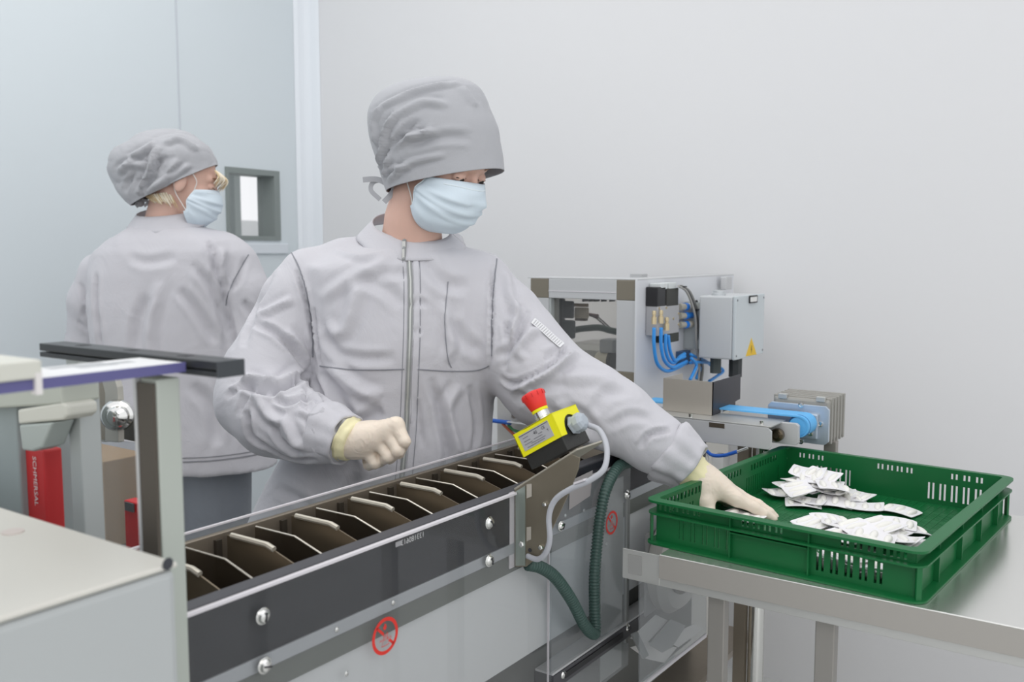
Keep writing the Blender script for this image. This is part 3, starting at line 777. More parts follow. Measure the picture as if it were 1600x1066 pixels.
def pack(px_, py_, z, yaw, tx=0.0, ty=0.0, kind=0, label='', group='blister packs in the green crate', flip=False):
    src = packs[kind]
    if kind not in usedp: o = src; usedp.add(kind)
    else:
        o = src.copy(); COL.objects.link(o)
        for c in src.children: d = c.copy(); COL.objects.link(d); d.parent = o
    o.location = atZ(px_, py_, z)
    o.rotation_euler = (math.radians(tx) + (math.pi if flip else 0), math.radians(ty), math.radians(yaw))
    tag(o, label, 'blister pack', group); PACKS.append([o, px_, z, label])
    return o
PACKS = []
near = 'white blister pack in the heap along the near side of the crate'
nearg = 'heap of blister packs along the near rim'
farg = 'heap of blister packs in the far corner'
far = 'white blister pack jumbled in the heap in the far left corner of the crate'
# far heap, from below upwards
for (x, y, z, yaw, tx, ty, k, lb) in (
    (1255, 786, .848, 20, 2, 3, 1, 'white blister pack lowest at the left of the far heap'),
    (1262, 781, .853, 5, -2, 4, 0, None), (1222, 768, .853, 42, 4, -4, 2, 'pale grey blister pack poking out leftmost of the far heap'),
    (1238, 760, .860, 62, 5, 8, 1, None), (1268, 760, .866, 25, 0, 5, 0, None), (1280, 765, .858, 50, -5, 0, 1, None),
    (1310, 771, .852, 15, 3, -3, 0, None), (1296, 766, .864, -10, -4, 2, 2, None), (1322, 778, .850, 35, 2, 2, 1, None),
    (1336, 773, .852, -15, 4, 3, 0, 'white blister pack at the right tip of the far heap'),
    (1290, 757, .872, 8, 6, 3, 0, None), (1272, 748, .880, 18, 10, 4, 1, None), (1250, 752, .872, 75, 6, 5, 0, None),
    (1304, 760, .876, 28, 3, 10, 1, None), (1285, 742, .887, -8, 12, 6, 0, None), (1262, 738, .889, 5, 12, 2, 2, 'white blister pack lying topmost on the far heap'),
    (1305, 784, .850, 12, 8, 4, 1, 'blister pack on edge with round pockets under the far heap'),
    (1247, 764, .872, -52, 14, 6, 0, 'white three-pocket blister pack tilted against the left of the far heap')):
    pack(x, y, z, yaw, tx, ty, k, lb or far, farg)
pack(1352, 791, .848, 12, 2, -2, 0, 'single white blister pack lying between the two heaps', 'loose blister packs'); pack(1406, 797, .848, -12, 1, 2, 1, 'single white blister pack lying nearest the right crate wall', 'loose blister packs')
pack(1163, 806, .850, -6, 0, 5, 0, 'white blister pack under the gloved hand', 'loose blister packs')
for (x, y, z, yaw, tx, ty, k, lb) in (
    (1285, 826, .848, 10, 0, 0, 0, None), (1262, 824, .853, -5, 2, -3, 1, None), (1310, 830, .850, 30, 3, 2, 2, None), (1350, 836, .849, -8, 2, 2, 0, None),
    (1300, 812, .858, 40, 6, 6, 1, 'pale blister pack standing out at the back of the near heap'), (1272, 817, .861, -28, 8, -3, 0, None), (1315, 819, .865, 15, -4, 4, 0, None),
    (1338, 824, .868, -42, 10, 4, 1, 'white blister pack with a grey line tilted in the middle of the near heap'), (1370, 826, .858, 22, 3, 3, 2, None), (1388, 830, .853, -20, 2, 4, 0, None),
    (1420, 826, .852, 48, 5, 10, 1, 'white blister pack with its corner pointing right from the near heap'), (1365, 838, .868, 5, 5, 5, 1, None), (1390, 840, .861, 35, -4, 6, 0, None), (1405, 842, .854, -14, 3, 0, 2, None),
    (1425, 848, .849, 15, 0, 3, 0, 'white blister pack in the near right corner of the crate'), (1345, 842, .872, 60, 2, 8, 0, None), (1380, 820, .863, -35, 9, 2, 0, None), (1400, 818, .858, 10, 7, 0, 1, None),
    (1325, 838, .860, -18, 3, 2, 2, None), (1292, 834, .852, -30, 4, 0, 1, None)):
    pack(x, y, z, yaw, tx, ty, k, lb or near, nearg)

for i, (a, b, z, yaw, tx) in enumerate(((-.035, .030, .850, 4, 38), (.020, .034, .848, -6, 30), (.075, .030, .852, 8, 42), (.125, .032, .850, -4, 36), (.165, .036, .848, 10, 30), (.05, .042, .862, 20, 14), (.10, .046, .864, -15, 10), (.145, .050, .858, 12, 8), (.0, .045, .856, -10, 10))):
    pack(0, 900, z, math.degrees(th) + yaw, -tx, 0, i % 3, near, nearg)
    PACKS[-1][0].location = CP(a, -(CD - .018) + b, z); PACKS[-1][1] = 1230 + a * 900
ORD = ['leftmost', 'second from the left', 'third from the left', 'fourth from the left', 'fifth from the left', 'sixth from the left', 'seventh from the left', 'eighth from the left', 'ninth from the left', 'tenth from the left', 'eleventh from the left', 'twelfth from the left']
for base_, where in ((near, 'near heap'), (far, 'far heap')):
    grp = [p for p in PACKS if p[3] == base_]; grp.sort(key=lambda p: p[2]); n3 = (len(grp) + 2) // 3
    for li, layer in enumerate(('bottom', 'middle', 'top')):
        for k_, p in enumerate(sorted(grp[li * n3:(li + 1) * n3], key=lambda p: p[1])):
            p[0]['label'] = 'white blister pack in the %s layer of the %s, %s' % (layer, where, ORD[k_])

# ================================================================ output belt above the crate corner
bt_ = thing('belt_conveyor', 'small steel belt conveyor with blue belt ending over the back of the green crate', 'conveyor', (-0.85, 2.0, 0))
PY = 1.93
xe = atY(1205, 690, PY).x; zb0, zb1 = 0.927, 0.975
XC = -1.02
fp = MB().prism([(XC, PY, zb0 - 0.0), (xe - 0.006, PY, zb0), (xe, PY, zb0 + .006), (xe, PY, zb1 - 0.008), (xe - 0.008, PY, zb1), (XC, PY, zb1)], (0, 0.006, 0)).build('front_plate', ALU, bt_, bevel=0.001)
sx0, sx1 = atY(1108, 665, PY).x, atY(1132, 668, PY).x
MB().box((sx0, PY - 0.0006, zb1 - 0.0125), (sx1, PY + 0.001, zb1 - 0.002)).build('notch', mat('brown_dark', (72, 64, 54), 0.5), fp)
MB().lathe(atY(1065, 669, PY), (0, -1, 0), [(0.004, 0), (0.004, 0.0006), (.0001, .0006)], 14).build('hole', INK, fp)
xe2 = atY(1247, 690, 2.0).x
MB().prism([(XC, 2.0, zb0 + .002), (xe2 - 0.006, 2.0, zb0 + .002), (xe2, 2.0, zb0 + .008), (xe2, 2.0, zb1 - 0.003), (xe2 - 0.006, 2.0, zb1 + .002), (XC, 2.0, zb1 + .002)], (0, 0.012, 0)).build('rear_plate', ALU, bt_, bevel=0.001)
MB().box((XC, PY, zb1 + .0002), (xe - .002, 2.03, zb1 + 0.003)).build('top_plate', STEEL, bt_, bevel=0.0005)
bcn = atY(1216, 679, 1.995)
MB().lathe(bcn, (0, -1, 0), [(0.0145, 0), (0.0145, 0.012), (0.011, 0.013), (0.011, 0.009), (0.006, 0.010), (0.006, 0.016), (.0001, .0165)], 28).build('bearing', mat('bearing_dark', (110, 100, 84), 0.25, 0.9), bt_, smooth=True, angle=0.5)
for x, y in ((1079, 650), (1190, 661), (1127, 643)):
    c = atZ(x, y, zb1 + .006)
    MB().cyl((c.x, c.y, zb1 + .003), (c.x, c.y, zb1 + 0.011), 0.005 if x != 1127 else 0.004).build('peg', WHITEPL if x == 1127 else CHROME, bt_, smooth=True)
# blue belt loop round an end roller
rc = atY(1253, 664, 2.055); rr = 0.0245
yb0, yb1 = 2.025, 2.085
loop = [(XC, rc.z + rr)] + [(rc.x + rr * math.sin(a), rc.z + rr * math.cos(a)) for a in [math.pi * i / 14 for i in range(15)]] + [(XC, rc.z - rr)]
loop_in = [(x if x == XC else rc.x + (x - rc.x) * 0.86, rc.z + (z - rc.z) * 0.86) for x, z in loop]
mb = MB(); nl = len(loop)
mb.add([(x, yb0, z) for x, z in loop] + [(x, yb1, z) for x, z in loop] + [(x, yb0, z) for x, z in loop_in] + [(x, yb1, z) for x, z in loop_in],
       [(i, i + 1, nl + i + 1, nl + i) for i in range(nl - 1)] + [(i, i + 1, 2 * nl + i + 1, 2 * nl + i) for i in range(nl - 1)] + [(2 * nl + i, 2 * nl + i + 1, 3 * nl + i + 1, 3 * nl + i) for i in range(nl - 1)] + [(nl + i, nl + i + 1, 3 * nl + i + 1, 3 * nl + i) for i in range(nl - 1)])
mb.build('belt', BELTBLUE, bt_, smooth=True, angle=0.6)
MB().cyl((rc.x, yb0 + .002, rc.z), (rc.x, yb1 - .002, rc.z), rr * 0.84, n=28).build('roller', BELTBLUE, bt_, smooth=True, angle=0.6)
MB().lathe((rc.x, yb0 + 0.012, rc.z), (0, 1, 0), [(rr + .0008, 0), (rr + .0008, 0.0015)], 32).build('belt_stripe', mat('belt_line', (60, 120, 176), 0.5), bt_)
# bearing plate and gearbox
BP = mat('blued_steel_plate', (190, 200, 212), 0.35, 0.55, var=0.05, vscale=20)
ya = 2.10
p = [atY(1200, 627, ya), atY(1296, 632, ya), atY(1298, 697, ya), atY(1200, 690, ya)]
xa, xb, za, zc = p[0].x, p[1].x, p[2].z, p[0].z
bp_ = thing('belt_drive', 'grey ribbed belt drive motor with a bluish bearing plate behind the crate', 'motor', ((xa + xb) / 2, ya, 0))
c_ = 0.008
MB().prism([(xa + c_, ya, za), (xb - c_, ya, za), (xb, ya, za + c_), (xb, ya, zc - c_), (xb - c_, ya, zc), (xa + c_, ya, zc), (xa, ya, zc - c_), (xa, ya, za + c_)], (0, 0.008, 0)).build('bearing_plate', BP, bp_, bevel=0.001)
q0, q1 = atY(1240, 652, ya - .01), atY(1281, 682, ya - .01)
MB().box((rc.x - 0.02, ya - 0.012, za + 0.012), (atY(1278, 650, ya - .01).x, ya, zc - 0.018)).build('bearing_block', BP, bp_, bevel=0.003)
for x, y in ((1252, 633), (1268, 653), (1282, 663), (1267, 677), (1252, 690)):
    MB().lathe(atY(x, y, ya - .013 if 1260 < x < 1275 else ya), (0, -1, 0), [(0.0058, 0), (0.0058, 0.004), (0.0035, 0.0042), (0.003, 0.002), (0.0001, 0.002)], 18).build('socket_screw', CHROME, bp_, smooth=True, angle=0.5)
GM = mat('gearbox_grey', (158, 156, 150), 0.5, 0.2)
mx0, mx1 = atY(1222, 620, 2.17).x, atY(1308, 640, 2.17).x; mz0, mz1 = atY(1300, 690, 2.14).z, atY(1250, 616, 2.17).z
mo = MB().box((mx0, ya + 0.009, mz0), (mx1, 2.235, mz1)).build('motor_body', GM, bp_, bevel=0.006)
for i in range(5):
    y = ya + 0.02 + i * 0.024
    MB().box((mx0 - 0.003, y, mz0 - 0.003), (mx1 + 0.003, y + 0.010, mz1 + 0.003)).build('cooling_rib', GM, mo, bevel=0.0015)
for xx in (mx0 + 0.012, mx1 - 0.03):
    MB().box((xx, ya + 0.006, mz1 - .004), (xx + 0.02, ya + 0.018, mz1 + 0.007)).build('mounting_lug', STEEL, mo, bevel=0.001)
MB().box((atY(1279, 1000, 2.15).x, 2.14, 0.0), (atY(1298, 1000, 2.15).x, 2.16, mz0)).build('support_post', mat('post_grey', (150, 146, 140), 0.5, 0.3), bp_, bevel=0.002)
# stand of the belt conveyor seen under the table
MB().cyl((atY(1181, 1000, 1.99).x, 1.99, 0.0), (atY(1181, 1000, 1.99).x, 1.99, zb0), 0.0185, n=28).build('stand_tube', CHROME, bt_, smooth=True, angle=0.6)
MB().box((atY(1148, 1000, 1.97).x, 1.96, 0), (atY(1165, 1000, 1.97).x, 1.98, zb0)).build('stand_plate', STEEL_DK, bt_)
# sensors and plugs under the belt
MB().tube(spline([atY(x, y, 1.90) for x, y in ((1070, 690), (1098, 700), (1112, 711), (1130, 712), (1152, 706))], 8), 0.004, 8).build('sensor_cable', BLUEDK, bt_, smooth=True)
MB().cyl(atY(1152, 706, 1.90), atY(1168, 700, 1.90), 0.003).build('sensor_tip', CHROME, bt_)
MB().box(atY(1112, 712, 1.93), atY(1140, 738, 1.97)).build('junction_plug', WHITEPL, bt_, bevel=0.002)
MB().tube(spline([atY(x, y, 1.91) for x, y in ((1100, 700), (1108, 716), (1106, 735), (1112, 750))], 8), 0.0025, 8).build('thin_lead', WHITEPL, bt_, smooth=True)

# ================================================================ guarded machine cabinet behind the arm
YC, XS = 2.10, -1.08
mc = thing('machine_cabinet', 'aluminium framed machine cabinet with glazed door behind the outstretched arm', 'machine', (-1.25, 2.4, 0))
ztop = 1.281; xl = atY(829, 450, YC).x; xr = atY(995, 450, YC).x; fwid = 0.062
xw0, xw1 = atY(857, 500, YC).x, atY(963, 500, YC).x; zw1, zw0 = atY(900, 467, YC).z, atY(960, 580, YC).z
zbot = 0.985
def fr(name, a, b, m): return MB().box((a[0], YC - 0.0, a[1]), (b[0], YC + 0.05, b[1])).build(name, m, mc, bevel=0.0015)
fr('top_profile', (xw0, zw1), (xw1, ztop), ALU); fr('left_profile', (xl, zw0), (xw0, zw1), ALU); fr('right_profile', (xw1, zw0), (xr, zw1), ALU); fr('bottom_profile', (xw0, zbot), (xw1, zw0), ALU)
for a, b in (((xl, zw1), (xw0, ztop)), ((xw1, zw1), (xr, ztop)), ((xw1, zw0 - .065), (xr, zw0)), ((xl, zw0 - .065), (xw0, zw0))):
    MB().box((a[0], YC - 0.001, a[1]), (b[0], YC + 0.051, b[1])).build('corner_block', TAUPE, mc, bevel=0.002)
zg = (zw1 * 0.42 + ztop * 0.58) - 0.012
MB().box((xw0, YC - 0.0012, zg), (xw1, YC, zg + 0.002)).build('profile_groove', EDGE, mc)
MB().box((xw0 - .002, YC + 0.018, zw0 - .002), (xw1 + .002, YC + 0.022, zw1 + .002)).build('door_pane', acrylic('smoked_pane', (238, 236, 233), 0.05), mc)
MB().box((xw0, YC + .003, zw0), (xw0 + 0.006, YC + 0.045, zw1)).build('pane_seal', ALU_MAT, mc)
MB().box((XS - 0.004, YC - 0.004, 0.93), (XS, 2.74, ztop)).build('side_plate', mat('side_plate_alu', (212, 214, 218), 0.5, 0.0, bump=0.03, bscale=80), mc, bevel=0.001)
MB().box((xr + 0.001, YC - 0.006, zbot - .05), (XS - 0.0042, YC + 0.02, ztop + 0.001)).build('side_plate_edge', mat('bright_alu', (222, 224, 226), 0.3, 0.2), mc)
MB().box((xl - 0.01, YC, ztop), (XS, YC + .12, ztop + 0.003)).build('roof', ALU, mc, bevel=0.001)
MB().box((XS - .06, YC + .12, ztop), (XS, 2.74, ztop + 0.003)).build('roof_strip', ALU, mc)
MB().box((xl - 0.012, YC + .05, 0.93), (xl - 0.004, YC + .09, ztop)).build('left_upright', ALU, mc)
MB().box((xl - 0.012, 2.70, 0.93), (xl + 0.03, 2.74, ztop)).build('left_upright', ALU, mc)
MB().box((xl - 0.02, YC, 0.0), (XS - 0.0045, 2.74, 0.929)).build('base_cabinet', mat('base_cream', (196, 194, 188), 0.5), mc, bevel=0.003)
MB().box(atX(1126, 433, XS + .012), atX(1144, 452, XS + 0.03)).build('latch', ALU, mc, bevel=0.002)
# contents behind the pane
def inb(name, a, b, y0, y1, m, bev=0.003): return MB().box((atY(a[0], a[1], y0).x, y0, atY(a[0], a[1], y0).z), (atY(b[0], b[1], y0).x, y1, atY(b[0], b[1], y0).z)).build(name, m, mc, bevel=bev)
DKB = mat('motor_black', (48, 46, 50), 0.4)
inb('motor_plate', (861, 466), (879, 532), 2.2, 2.215, DKB); inb('servo_motor', (878, 470), (895, 498), 2.18, 2.19, mat('motor_charcoal', (66, 66, 72), 0.4), .004); inb('motor_housing', (878, 500), (896, 530), 2.17, 2.185, mat('motor_graphite', (62, 70, 74), 0.45), .006)
inb('terminal_block', (897, 480), (918, 498), 2.20, 2.21, mat('terminal_beige', (196, 188, 172), 0.5)); inb('terminal_lid', (895, 474), (917, 480), 2.19, 2.20, mat('terminal_brown', (132, 110, 84), 0.5), .001)
inb('sensor_clip', (898, 497), (913, 502), 2.24, 2.26, mat('clip_brown', (96, 76, 56), 0.5), .001)
inb('gear_housing', (885, 535), (950, 585), 2.45, 2.60, mat('housing_grey', (150, 150, 146), 0.35, 0.6), .02); inb('sensor_head', (936, 530), (958, 553), 2.20, 2.25, mat('sensor_grey', (176, 182, 188), 0.45), .005)
MB().cyl(atY(936, 566, 2.22), atY(956, 567, 2.22), 0.030, n=28).build('feed_roller', mat('roller_ivory', (212, 210, 196), 0.4), mc, smooth=True)
MB().cyl(atY(956, 567, 2.22), atY(962, 567, 2.22), 0.034, n=28).build('roller_flange', DKB, mc, smooth=True)
corrugated([atY(x, y, 2.24) for x, y in ((893, 517), (908, 514), (935, 512), (952, 516), (966, 519))], 0.0095).build('inner_conduit', HOSEG, mc, smooth=True, angle=None)
for dy in (0, 4):
    MB().tube(spline([atY(x, y + dy, 2.26) for x, y in ((930, 492), (942, 502), (953, 512))], 6), 0.0022, 8).build('sensor_lead', mat('lead_grey', (118, 116, 116), 0.5), mc, smooth=True)
MB().tube([atY(919, 491, 2.255), atY(934, 495, 2.255)], [0.004, 0.007], 10).build('sensor_plug', mat('plug_maroon', (86, 52, 56), 0.5), mc, smooth=True)
for x in (914, 924, 932, 943, 956):
    MB().box(atY(x - 3, 464, 2.25), atY(x + 4, 471, 2.28)).build('cable_tie', DKB, mc)
# lower front plate with two toggle clamps (seen under the arm)
mz = MB().box((-1.50, 2.075, 0.70), (XS - 0.01, 2.095, 0.975)).build('lower_front_plate', mat('lower_plate', (190, 188, 184), 0.45, 0.2), mc, bevel=0.002)
MB().box((-1.50, 2.06, 0.972), (XS - 0.01, 2.096, 0.985)).build('plate_lip', ALU, mz, bevel=0.001)
for x in (802, 813):
    MB().cyl(atY(x, 642, 2.074), atY(x, 647, 2.05), 0.005).build('clamp_stud', BLACK, mz)
    MB().cyl(atY(x, 651, 2.06), atY(x + 2, 651, 2.04), 0.006).build('clamp_knob', mat('knob_steel', (110, 104, 98), 0.4, 0.6), mz)
MB().box(atY(798, 657, 2.06), atY(826, 665, 2.04)).build('plug_strip', ALU, mz, bevel=0.001)
MB().tube([atY(766, 657, 2.05), atY(798, 661, 2.05)], 0.006, 8).build('blue_lead', BLUEDK, mz, smooth=True)
MB().tube(spline([atY(x, y, 2.05) for x, y in ((785, 662), (795, 672), (806, 682))], 6), 0.004, 8).build('brown_lead', mat('lead_brown', (150, 74, 48), 0.5), mz, smooth=True)
MB().tube(spline([atY(x, y, 2.05) for x, y in ((794, 664), (802, 672), (816, 676))], 6), 0.004, 8).build('green_lead', mat('lead_green', (44, 104, 62), 0.5), mz, smooth=True)
MB().cyl(atX(1010, 619, XS), atX(1010, 619, XS + .012), 0.0035).build('pin', CHROME, mc, smooth=True)

# cable tray on the belt frame
TY = 1.985
tx0, tx1 = atY(1036, 620, TY).x, atY(1114, 620, TY).x; tz1 = atY(1075, 594, TY).z
ty1 = atX(1157, 600, tx1).y
tr = thing('cable_tray', 'open steel tray catching the blue hoses below the valve block', 'tray', ((tx0 + tx1) / 2, TY, zb1))
TS = mat('tray_steel', (190, 184, 174), 0.4, 0.5, bump=0.05, bscale=60, brushed=(30, 1, 1))
MB().box((tx0, TY, zb1 + 0.0035), (tx1, TY + 0.002, tz1)).build('front_panel', TS, tr)
MB().prism([(tx1 - .002, TY, zb1 + 0.0035), (tx1 - .002, ty1 - .03, zb1 + .0035), (tx1 - .002, ty1 - .03, zb1 + 0.018), (tx1 - .002, ty1, zb1 + 0.02), (tx1 - .002, ty1, tz1), (tx1 - .002, TY, tz1)], (0.002, 0, 0)).build('end_panel', mat('dark_end_panel', (60, 60, 66), 0.35, 0.4), tr)
MB().box((tx0, TY + .002, zb1 + 0.0035), (tx1 - .002, ty1, zb1 + .0055)).build('tray_floor', TS, tr)
MB().box((tx0, TY + .002, zb1 + 0.0035), (tx0 + .002, YC - .01, tz1)).build('rear_panel', TS, tr)

# electrical junction box
jb = thing('junction_box', 'pale grey electrical box with yellow warning triangle on the cabinet side', 'electrical box', (-0.97, 2.35, 1.06))
jy0 = 2.35; jx0, jx1 = atY(1092, 500, jy0).x, atY(1150, 500, jy0).x; jz1, jz0 = atY(1120, 463, jy0).z, atY(1120, 561, jy0).z; jy1 = atX(1194, 500, jx1).y
MB().box((jx0, jy0, jz0), (jx1 - .010, jy1, jz1)).build('enclosure', GREYPAINT, jb, bevel=0.004)
MB().box((jx1 - .0095, jy0 - .001, jz0 - .001), (jx1, jy1 + .001, jz1 + .001)).build('lid', mat('lid_grey', (196, 203, 206), 0.45), jb, bevel=0.003)
MB().box((XS + .001, jy0 + .03, jz0 + .02), (jx0, jy1 - .03, jz1 - .02)).build('standoff', ALU_MAT, jb)
tri = [atX(1165, 557, jx1), atX(1182, 554, jx1), atX(1174, 528, jx1)]
tr_o = MB().prism(tri, (0.0005, 0, 0)).build('warning_triangle', mat('sign_yellow', (226, 186, 40), 0.5), jb, label='yellow warning triangle with a black bolt')
tc_ = (tri[0] + tri[1] + tri[2]) / 3 + Vector((0.001, 0, 0))
MB().add([tc_ + Vector((0, a, b)) for a, b in ((0.001, .012), (-.004, -.001), (-.0005, -.0005), (-.002, -.012), (.004, .002), (.0008, .0018), (.003, .011))], [(0, 1, 2, 5, 6), (2, 3, 4, 5)]).build('bolt_symbol', INK, tr_o)
sw = MB().box(atX(1170, 474, jx1), atX(1181, 461, jx1) + Vector((0.006, 0, 0))).build('switch_frame', BLACK, jb, bevel=0.001)
MB().box(atX(1172.5, 472, jx1 + .006), atX(1179, 463.5, jx1) + Vector((0.0075, 0, 0))).build('switch_rocker', WHITEPL, sw)
for yy, zz_ in ((jy0 + .008, jz0 + .01), (jy0 + .008, jz1 - .01), (jy1 - .008, jz0 + .01), (jy1 - .008, jz1 - .01)):
    MB().lathe((jx1, yy, zz_), (1, 0, 0), [(0.003, 0), (0.003, 0.0008), (0.0001, 0.0009)], 12).build('lid_screw', mat('screw_dark', (110, 112, 116), 0.4, 0.6), jb)
gt = atY(1123, 459, jy0 + .05); MB().lathe((gt.x, gt.y, jz1), (0, 0, 1), [(0.019, 0), (0.019, 0.006), (0.016, 0.007), (0.016, 0.013), (0.012, 0.014)], 20).build('top_plug', mat('plug_grey', (196, 200, 202), 0.35, 0.3), jb, smooth=True, angle=0.4)
MB().cyl((jx0 + .03, jy0 + .05, jz0 - .001), (jx0 + .03, jy0 + .05, jz0 - .045), 0.016, n=8).build('lower_gland', mat('gland_dark', (78, 86, 86), 0.5), jb)
MB().cyl((jx1 - .03, jy0 + .08, jz0 - .001), (jx1 - .03, jy0 + .08, jz0 - .055), 0.019, n=8).build('lower_gland', mat('gland_dark2', (56, 60, 62), 0.5), jb)

# pneumatic valve block
vb = thing('valve_block', 'pneumatic valve block with black coils and blue push fittings on the cabinet side', 'valve', (-1.05, 2.25, 1.1))
VX = -1.045
def vbx(name, a, b, m, x0=XS + .001, x1=VX, bev=0.002): 
    p_, q_ = atX(a[0], a[1], x1), atX(b[0], b[1], x1)
    return MB().box((x0, p_.y, q_.z), (x1, q_.y, p_.z)).build(name, m, vb, bevel=bev)
SIL = mat('valve_silver', (184, 184, 186), 0.4, 0.4)
vbx('valve_body', (1028, 479), (1061, 520), SIL); vbx('coil', (1028, 449), (1040, 478), BLACK); vbx('coil', (1042, 451), (1060, 478), mat('coil_black', (52, 52, 48), 0.45)); vbx('coil_connector', (1033, 443), (1043, 452), mat('clear_plug', (206, 210, 210), 0.3)); vbx('coil_connector', (1046, 442), (1057, 451), mat('clear_plug', (206, 210, 210), 0.3))
vbx('end_cap', (1041, 521), (1061, 533), mat('cap_dark', (60, 62, 56), 0.5))
for x, y in ((1030, 482), (1041, 481), (1052, 498), (1060, 490), (1060, 507)):
    MB().lathe(atX(x, y, VX), (1, 0, 0), [(0.003, 0), (0.003, 0.002), (.0001, .0021)], 10).build('valve_screw', BRASS, vb, smooth=True)
for x, y in ((1066, 480), (1066, 494), (1066, 508)):
    p_ = atX(x - 5, y, VX - .012); q_ = atX(x + 3, y - .5, VX - .012); r_ = atX(x + 7, y - .8, VX - .012); s_ = atX(x + 16, y - 1.5, VX - .012)
    MB().cyl(p_, q_, 0.009).build('fitting', mat('fitting_grey', (176, 172, 160), 0.4), vb, smooth=True)
    MB().cyl(q_, r_, 0.0105).build('fitting_ring', mat('fitting_blue', (40, 130, 226), 0.4), vb, smooth=True)
    if y != 494: MB().cyl(r_, s_, 0.0095).build('silencer', mat('silencer_cream', (214, 208, 190), 0.5), vb, smooth=True)
    else: MB().cyl(r_, s_, 0.0085).build('elbow_fitting', mat('fitting_blue', (40, 130, 226), 0.4), vb, smooth=True)
fx = [(1022, 490), (1033, 488), (1041, 497), (1038, 512)]
for i, (x, y) in enumerate(((1022, 493), (1033, 492), (1042, 503))):
    c0 = atX(x, y, VX + .009); c1 = atX(x, y + 22, VX + .002)
    MB().lathe(c0 + Vector((0, 0, 0.012)), (0, 0, -1), [(.003, 0), (0.0055, 0.002), (0.0055, 0.010), (0.0042, 0.011), (0.0042, 0.015), (0.0068, 0.016), (0.0068, 0.034)], 8).build('hose_fitting', BRASS, vb, smooth=True, angle=0.4)
gx = atX(1072, 562, XS + .012)
MB().box((XS + .001, atX(1066, 560, XS + .02).y, atX(1066, 572, XS + .02).z), (XS + .02, atX(1079, 560, XS + .02).y, atX(1066, 550, XS + .02).z)).build('hose_grommet', mat('grommet_blue', (62, 92, 130), 0.5), vb, bevel=0.001)
hosesets = [((1022, 512), (1022, 540), (1027, 568), (1041, 580), (1058, 575), (1072, 567)),
            ((1033, 512), (1033, 540), (1038, 563), (1050, 574), (1062, 570), (1073, 565)),
            ((1040, 522), (1040, 545), (1045, 562), (1053, 567), (1062, 558), (1070, 553))]
hosesets += [((1044, 524), (1047, 548), (1054, 563), (1062, 560), (1070, 557))]
hl = ['leftmost of the blue air hoses curving under the valve block', 'second blue air hose from the left under the valve block', 'short blue air hose rising steeply into the grommet plate', 'innermost blue air hose beside the black end cap']
for i, s_ in enumerate(hosesets):
    tag(MB().tube(spline([atX(x, y, VX + .009 + .003 * (i % 2)) for x, y in s_], 8), 0.0047, 10).build('air_hose', BLUE, None, smooth=True, angle=None), hl[i], 'hose', 'blue air hoses')
h2 = [((1079, 554), (1092, 560), (1104, 565), (1112, 572)), ((1078, 567), (1095, 566), (1112, 568), (1124, 574), (1130, 580), (1120, 588), (1108, 596)), ((1080, 560), (1088, 570), (1084, 582), (1078, 594)), ((1094, 520), (1093, 540), (1096, 556), (1094, 575), (1088, 592))]
hl2 = ['blue air hose running right from the grommet behind the glands', 'blue air hose bending back at its tip above the tray', 'blue air hose dropping from the grommet into the tray', 'blue air hose running down beside the grey cable bundle']
for i, s_ in enumerate(h2):
    tag(MB().tube(spline([atX(x, y, -1.04 + .012 * (i % 3)) for x, y in s_], 8), 0.0044, 10).build('air_hose', BLUE, None, smooth=True, angle=None), hl2[i], 'hose', 'blue air hoses')
cb_ = thing('cable_bundle', 'grey cable bundle with black ties arching past the valve block', 'cable', atX(1090, 500, -1.04))
for k in range(3):
    MB().tube(spline([atX(x + k * 2.6, y, -1.035 - .003 * k) for x, y in ((1060, 447), (1072, 455), (1081, 475), (1087, 500), (1088, 530), (1090, 555), (1093, 575), (1091, 596))], 8), 0.0032, 8).build('cable', mat('bundle_%d' % k, ((168, 166, 162), (92, 92, 92), (150, 150, 146))[k], 0.5), cb_, smooth=True)
for x, y in ((1066, 448), (1087, 484), (1090, 546)):
    MB().obox(atX(x + 2, y, -1.035), (0.006, 0, 0), (0, 0.0085, 0), (0, 0, 0.0018)).build('tie', BLACK, cb_)
MB().tube(spline([atX(x, y, -1.045) for x, y in ((1088, 470), (1092, 490), (1093, 508), (1090, 515))], 6), 0.004, 8).build('connector', BLACK, cb_, smooth=True)

# ================================================================ acrylic outfeed chute low on the right of the conveyor
chp = [atX(1000, 985, -0.80), atX(1066, 925, -0.80)]
ch = thing('acrylic_chute', 'clear acrylic outfeed chute with paper scraps under the table corner', 'chute', (-0.78, 1.7, 0.5))
sl = [atY(905, 1066, 1.50), atY(985, 1000, 1.62)]
q = [atX(900, 1100, -0.73), atX(1112, 945, -0.73)]
z0c = 0.47
def chq(a, b): return atX(a, b, -0.74)
MB().prism([chq(1000, 1072), chq(1104, 990), chq(1104, 996), chq(1008, 1072)], (-0.003, 0, 0)).build('lower_edge', EDGE, ch)
MB().prism([chq(1000, 1072), chq(1000, 905), chq(1104, 915), chq(1104, 992), chq(1003, 1072)], (-0.003, 0, 0)).build('side_sheet', ACR2, ch)
for i, pl in enumerate((((985, 998), (1025, 961), (1044, 970), (1010, 1006)), ((1040, 1000), (1071, 982), (1085, 975), (1100, 982), (1060, 1012)), ((985, 1012), (1012, 1004), (1058, 1012), (1038, 1036), (1010, 1030)))):
    MB().prism([atX(a, b, -0.79 - .012 * i) for a, b in pl], (-0.001, 0, 0.0)).build('paper_scrap', mat('scrap_paper', (204, 202, 200), 0.6), ch)
MB().prism([atX(a, b, -0.775) for a, b in ((988, 992), (997, 988), (1014, 1024), (1006, 1030))], (-0.004, 0, 0)).build('scrap_strip', mat('scrap_grey', (132, 134, 134), 0.5), ch)
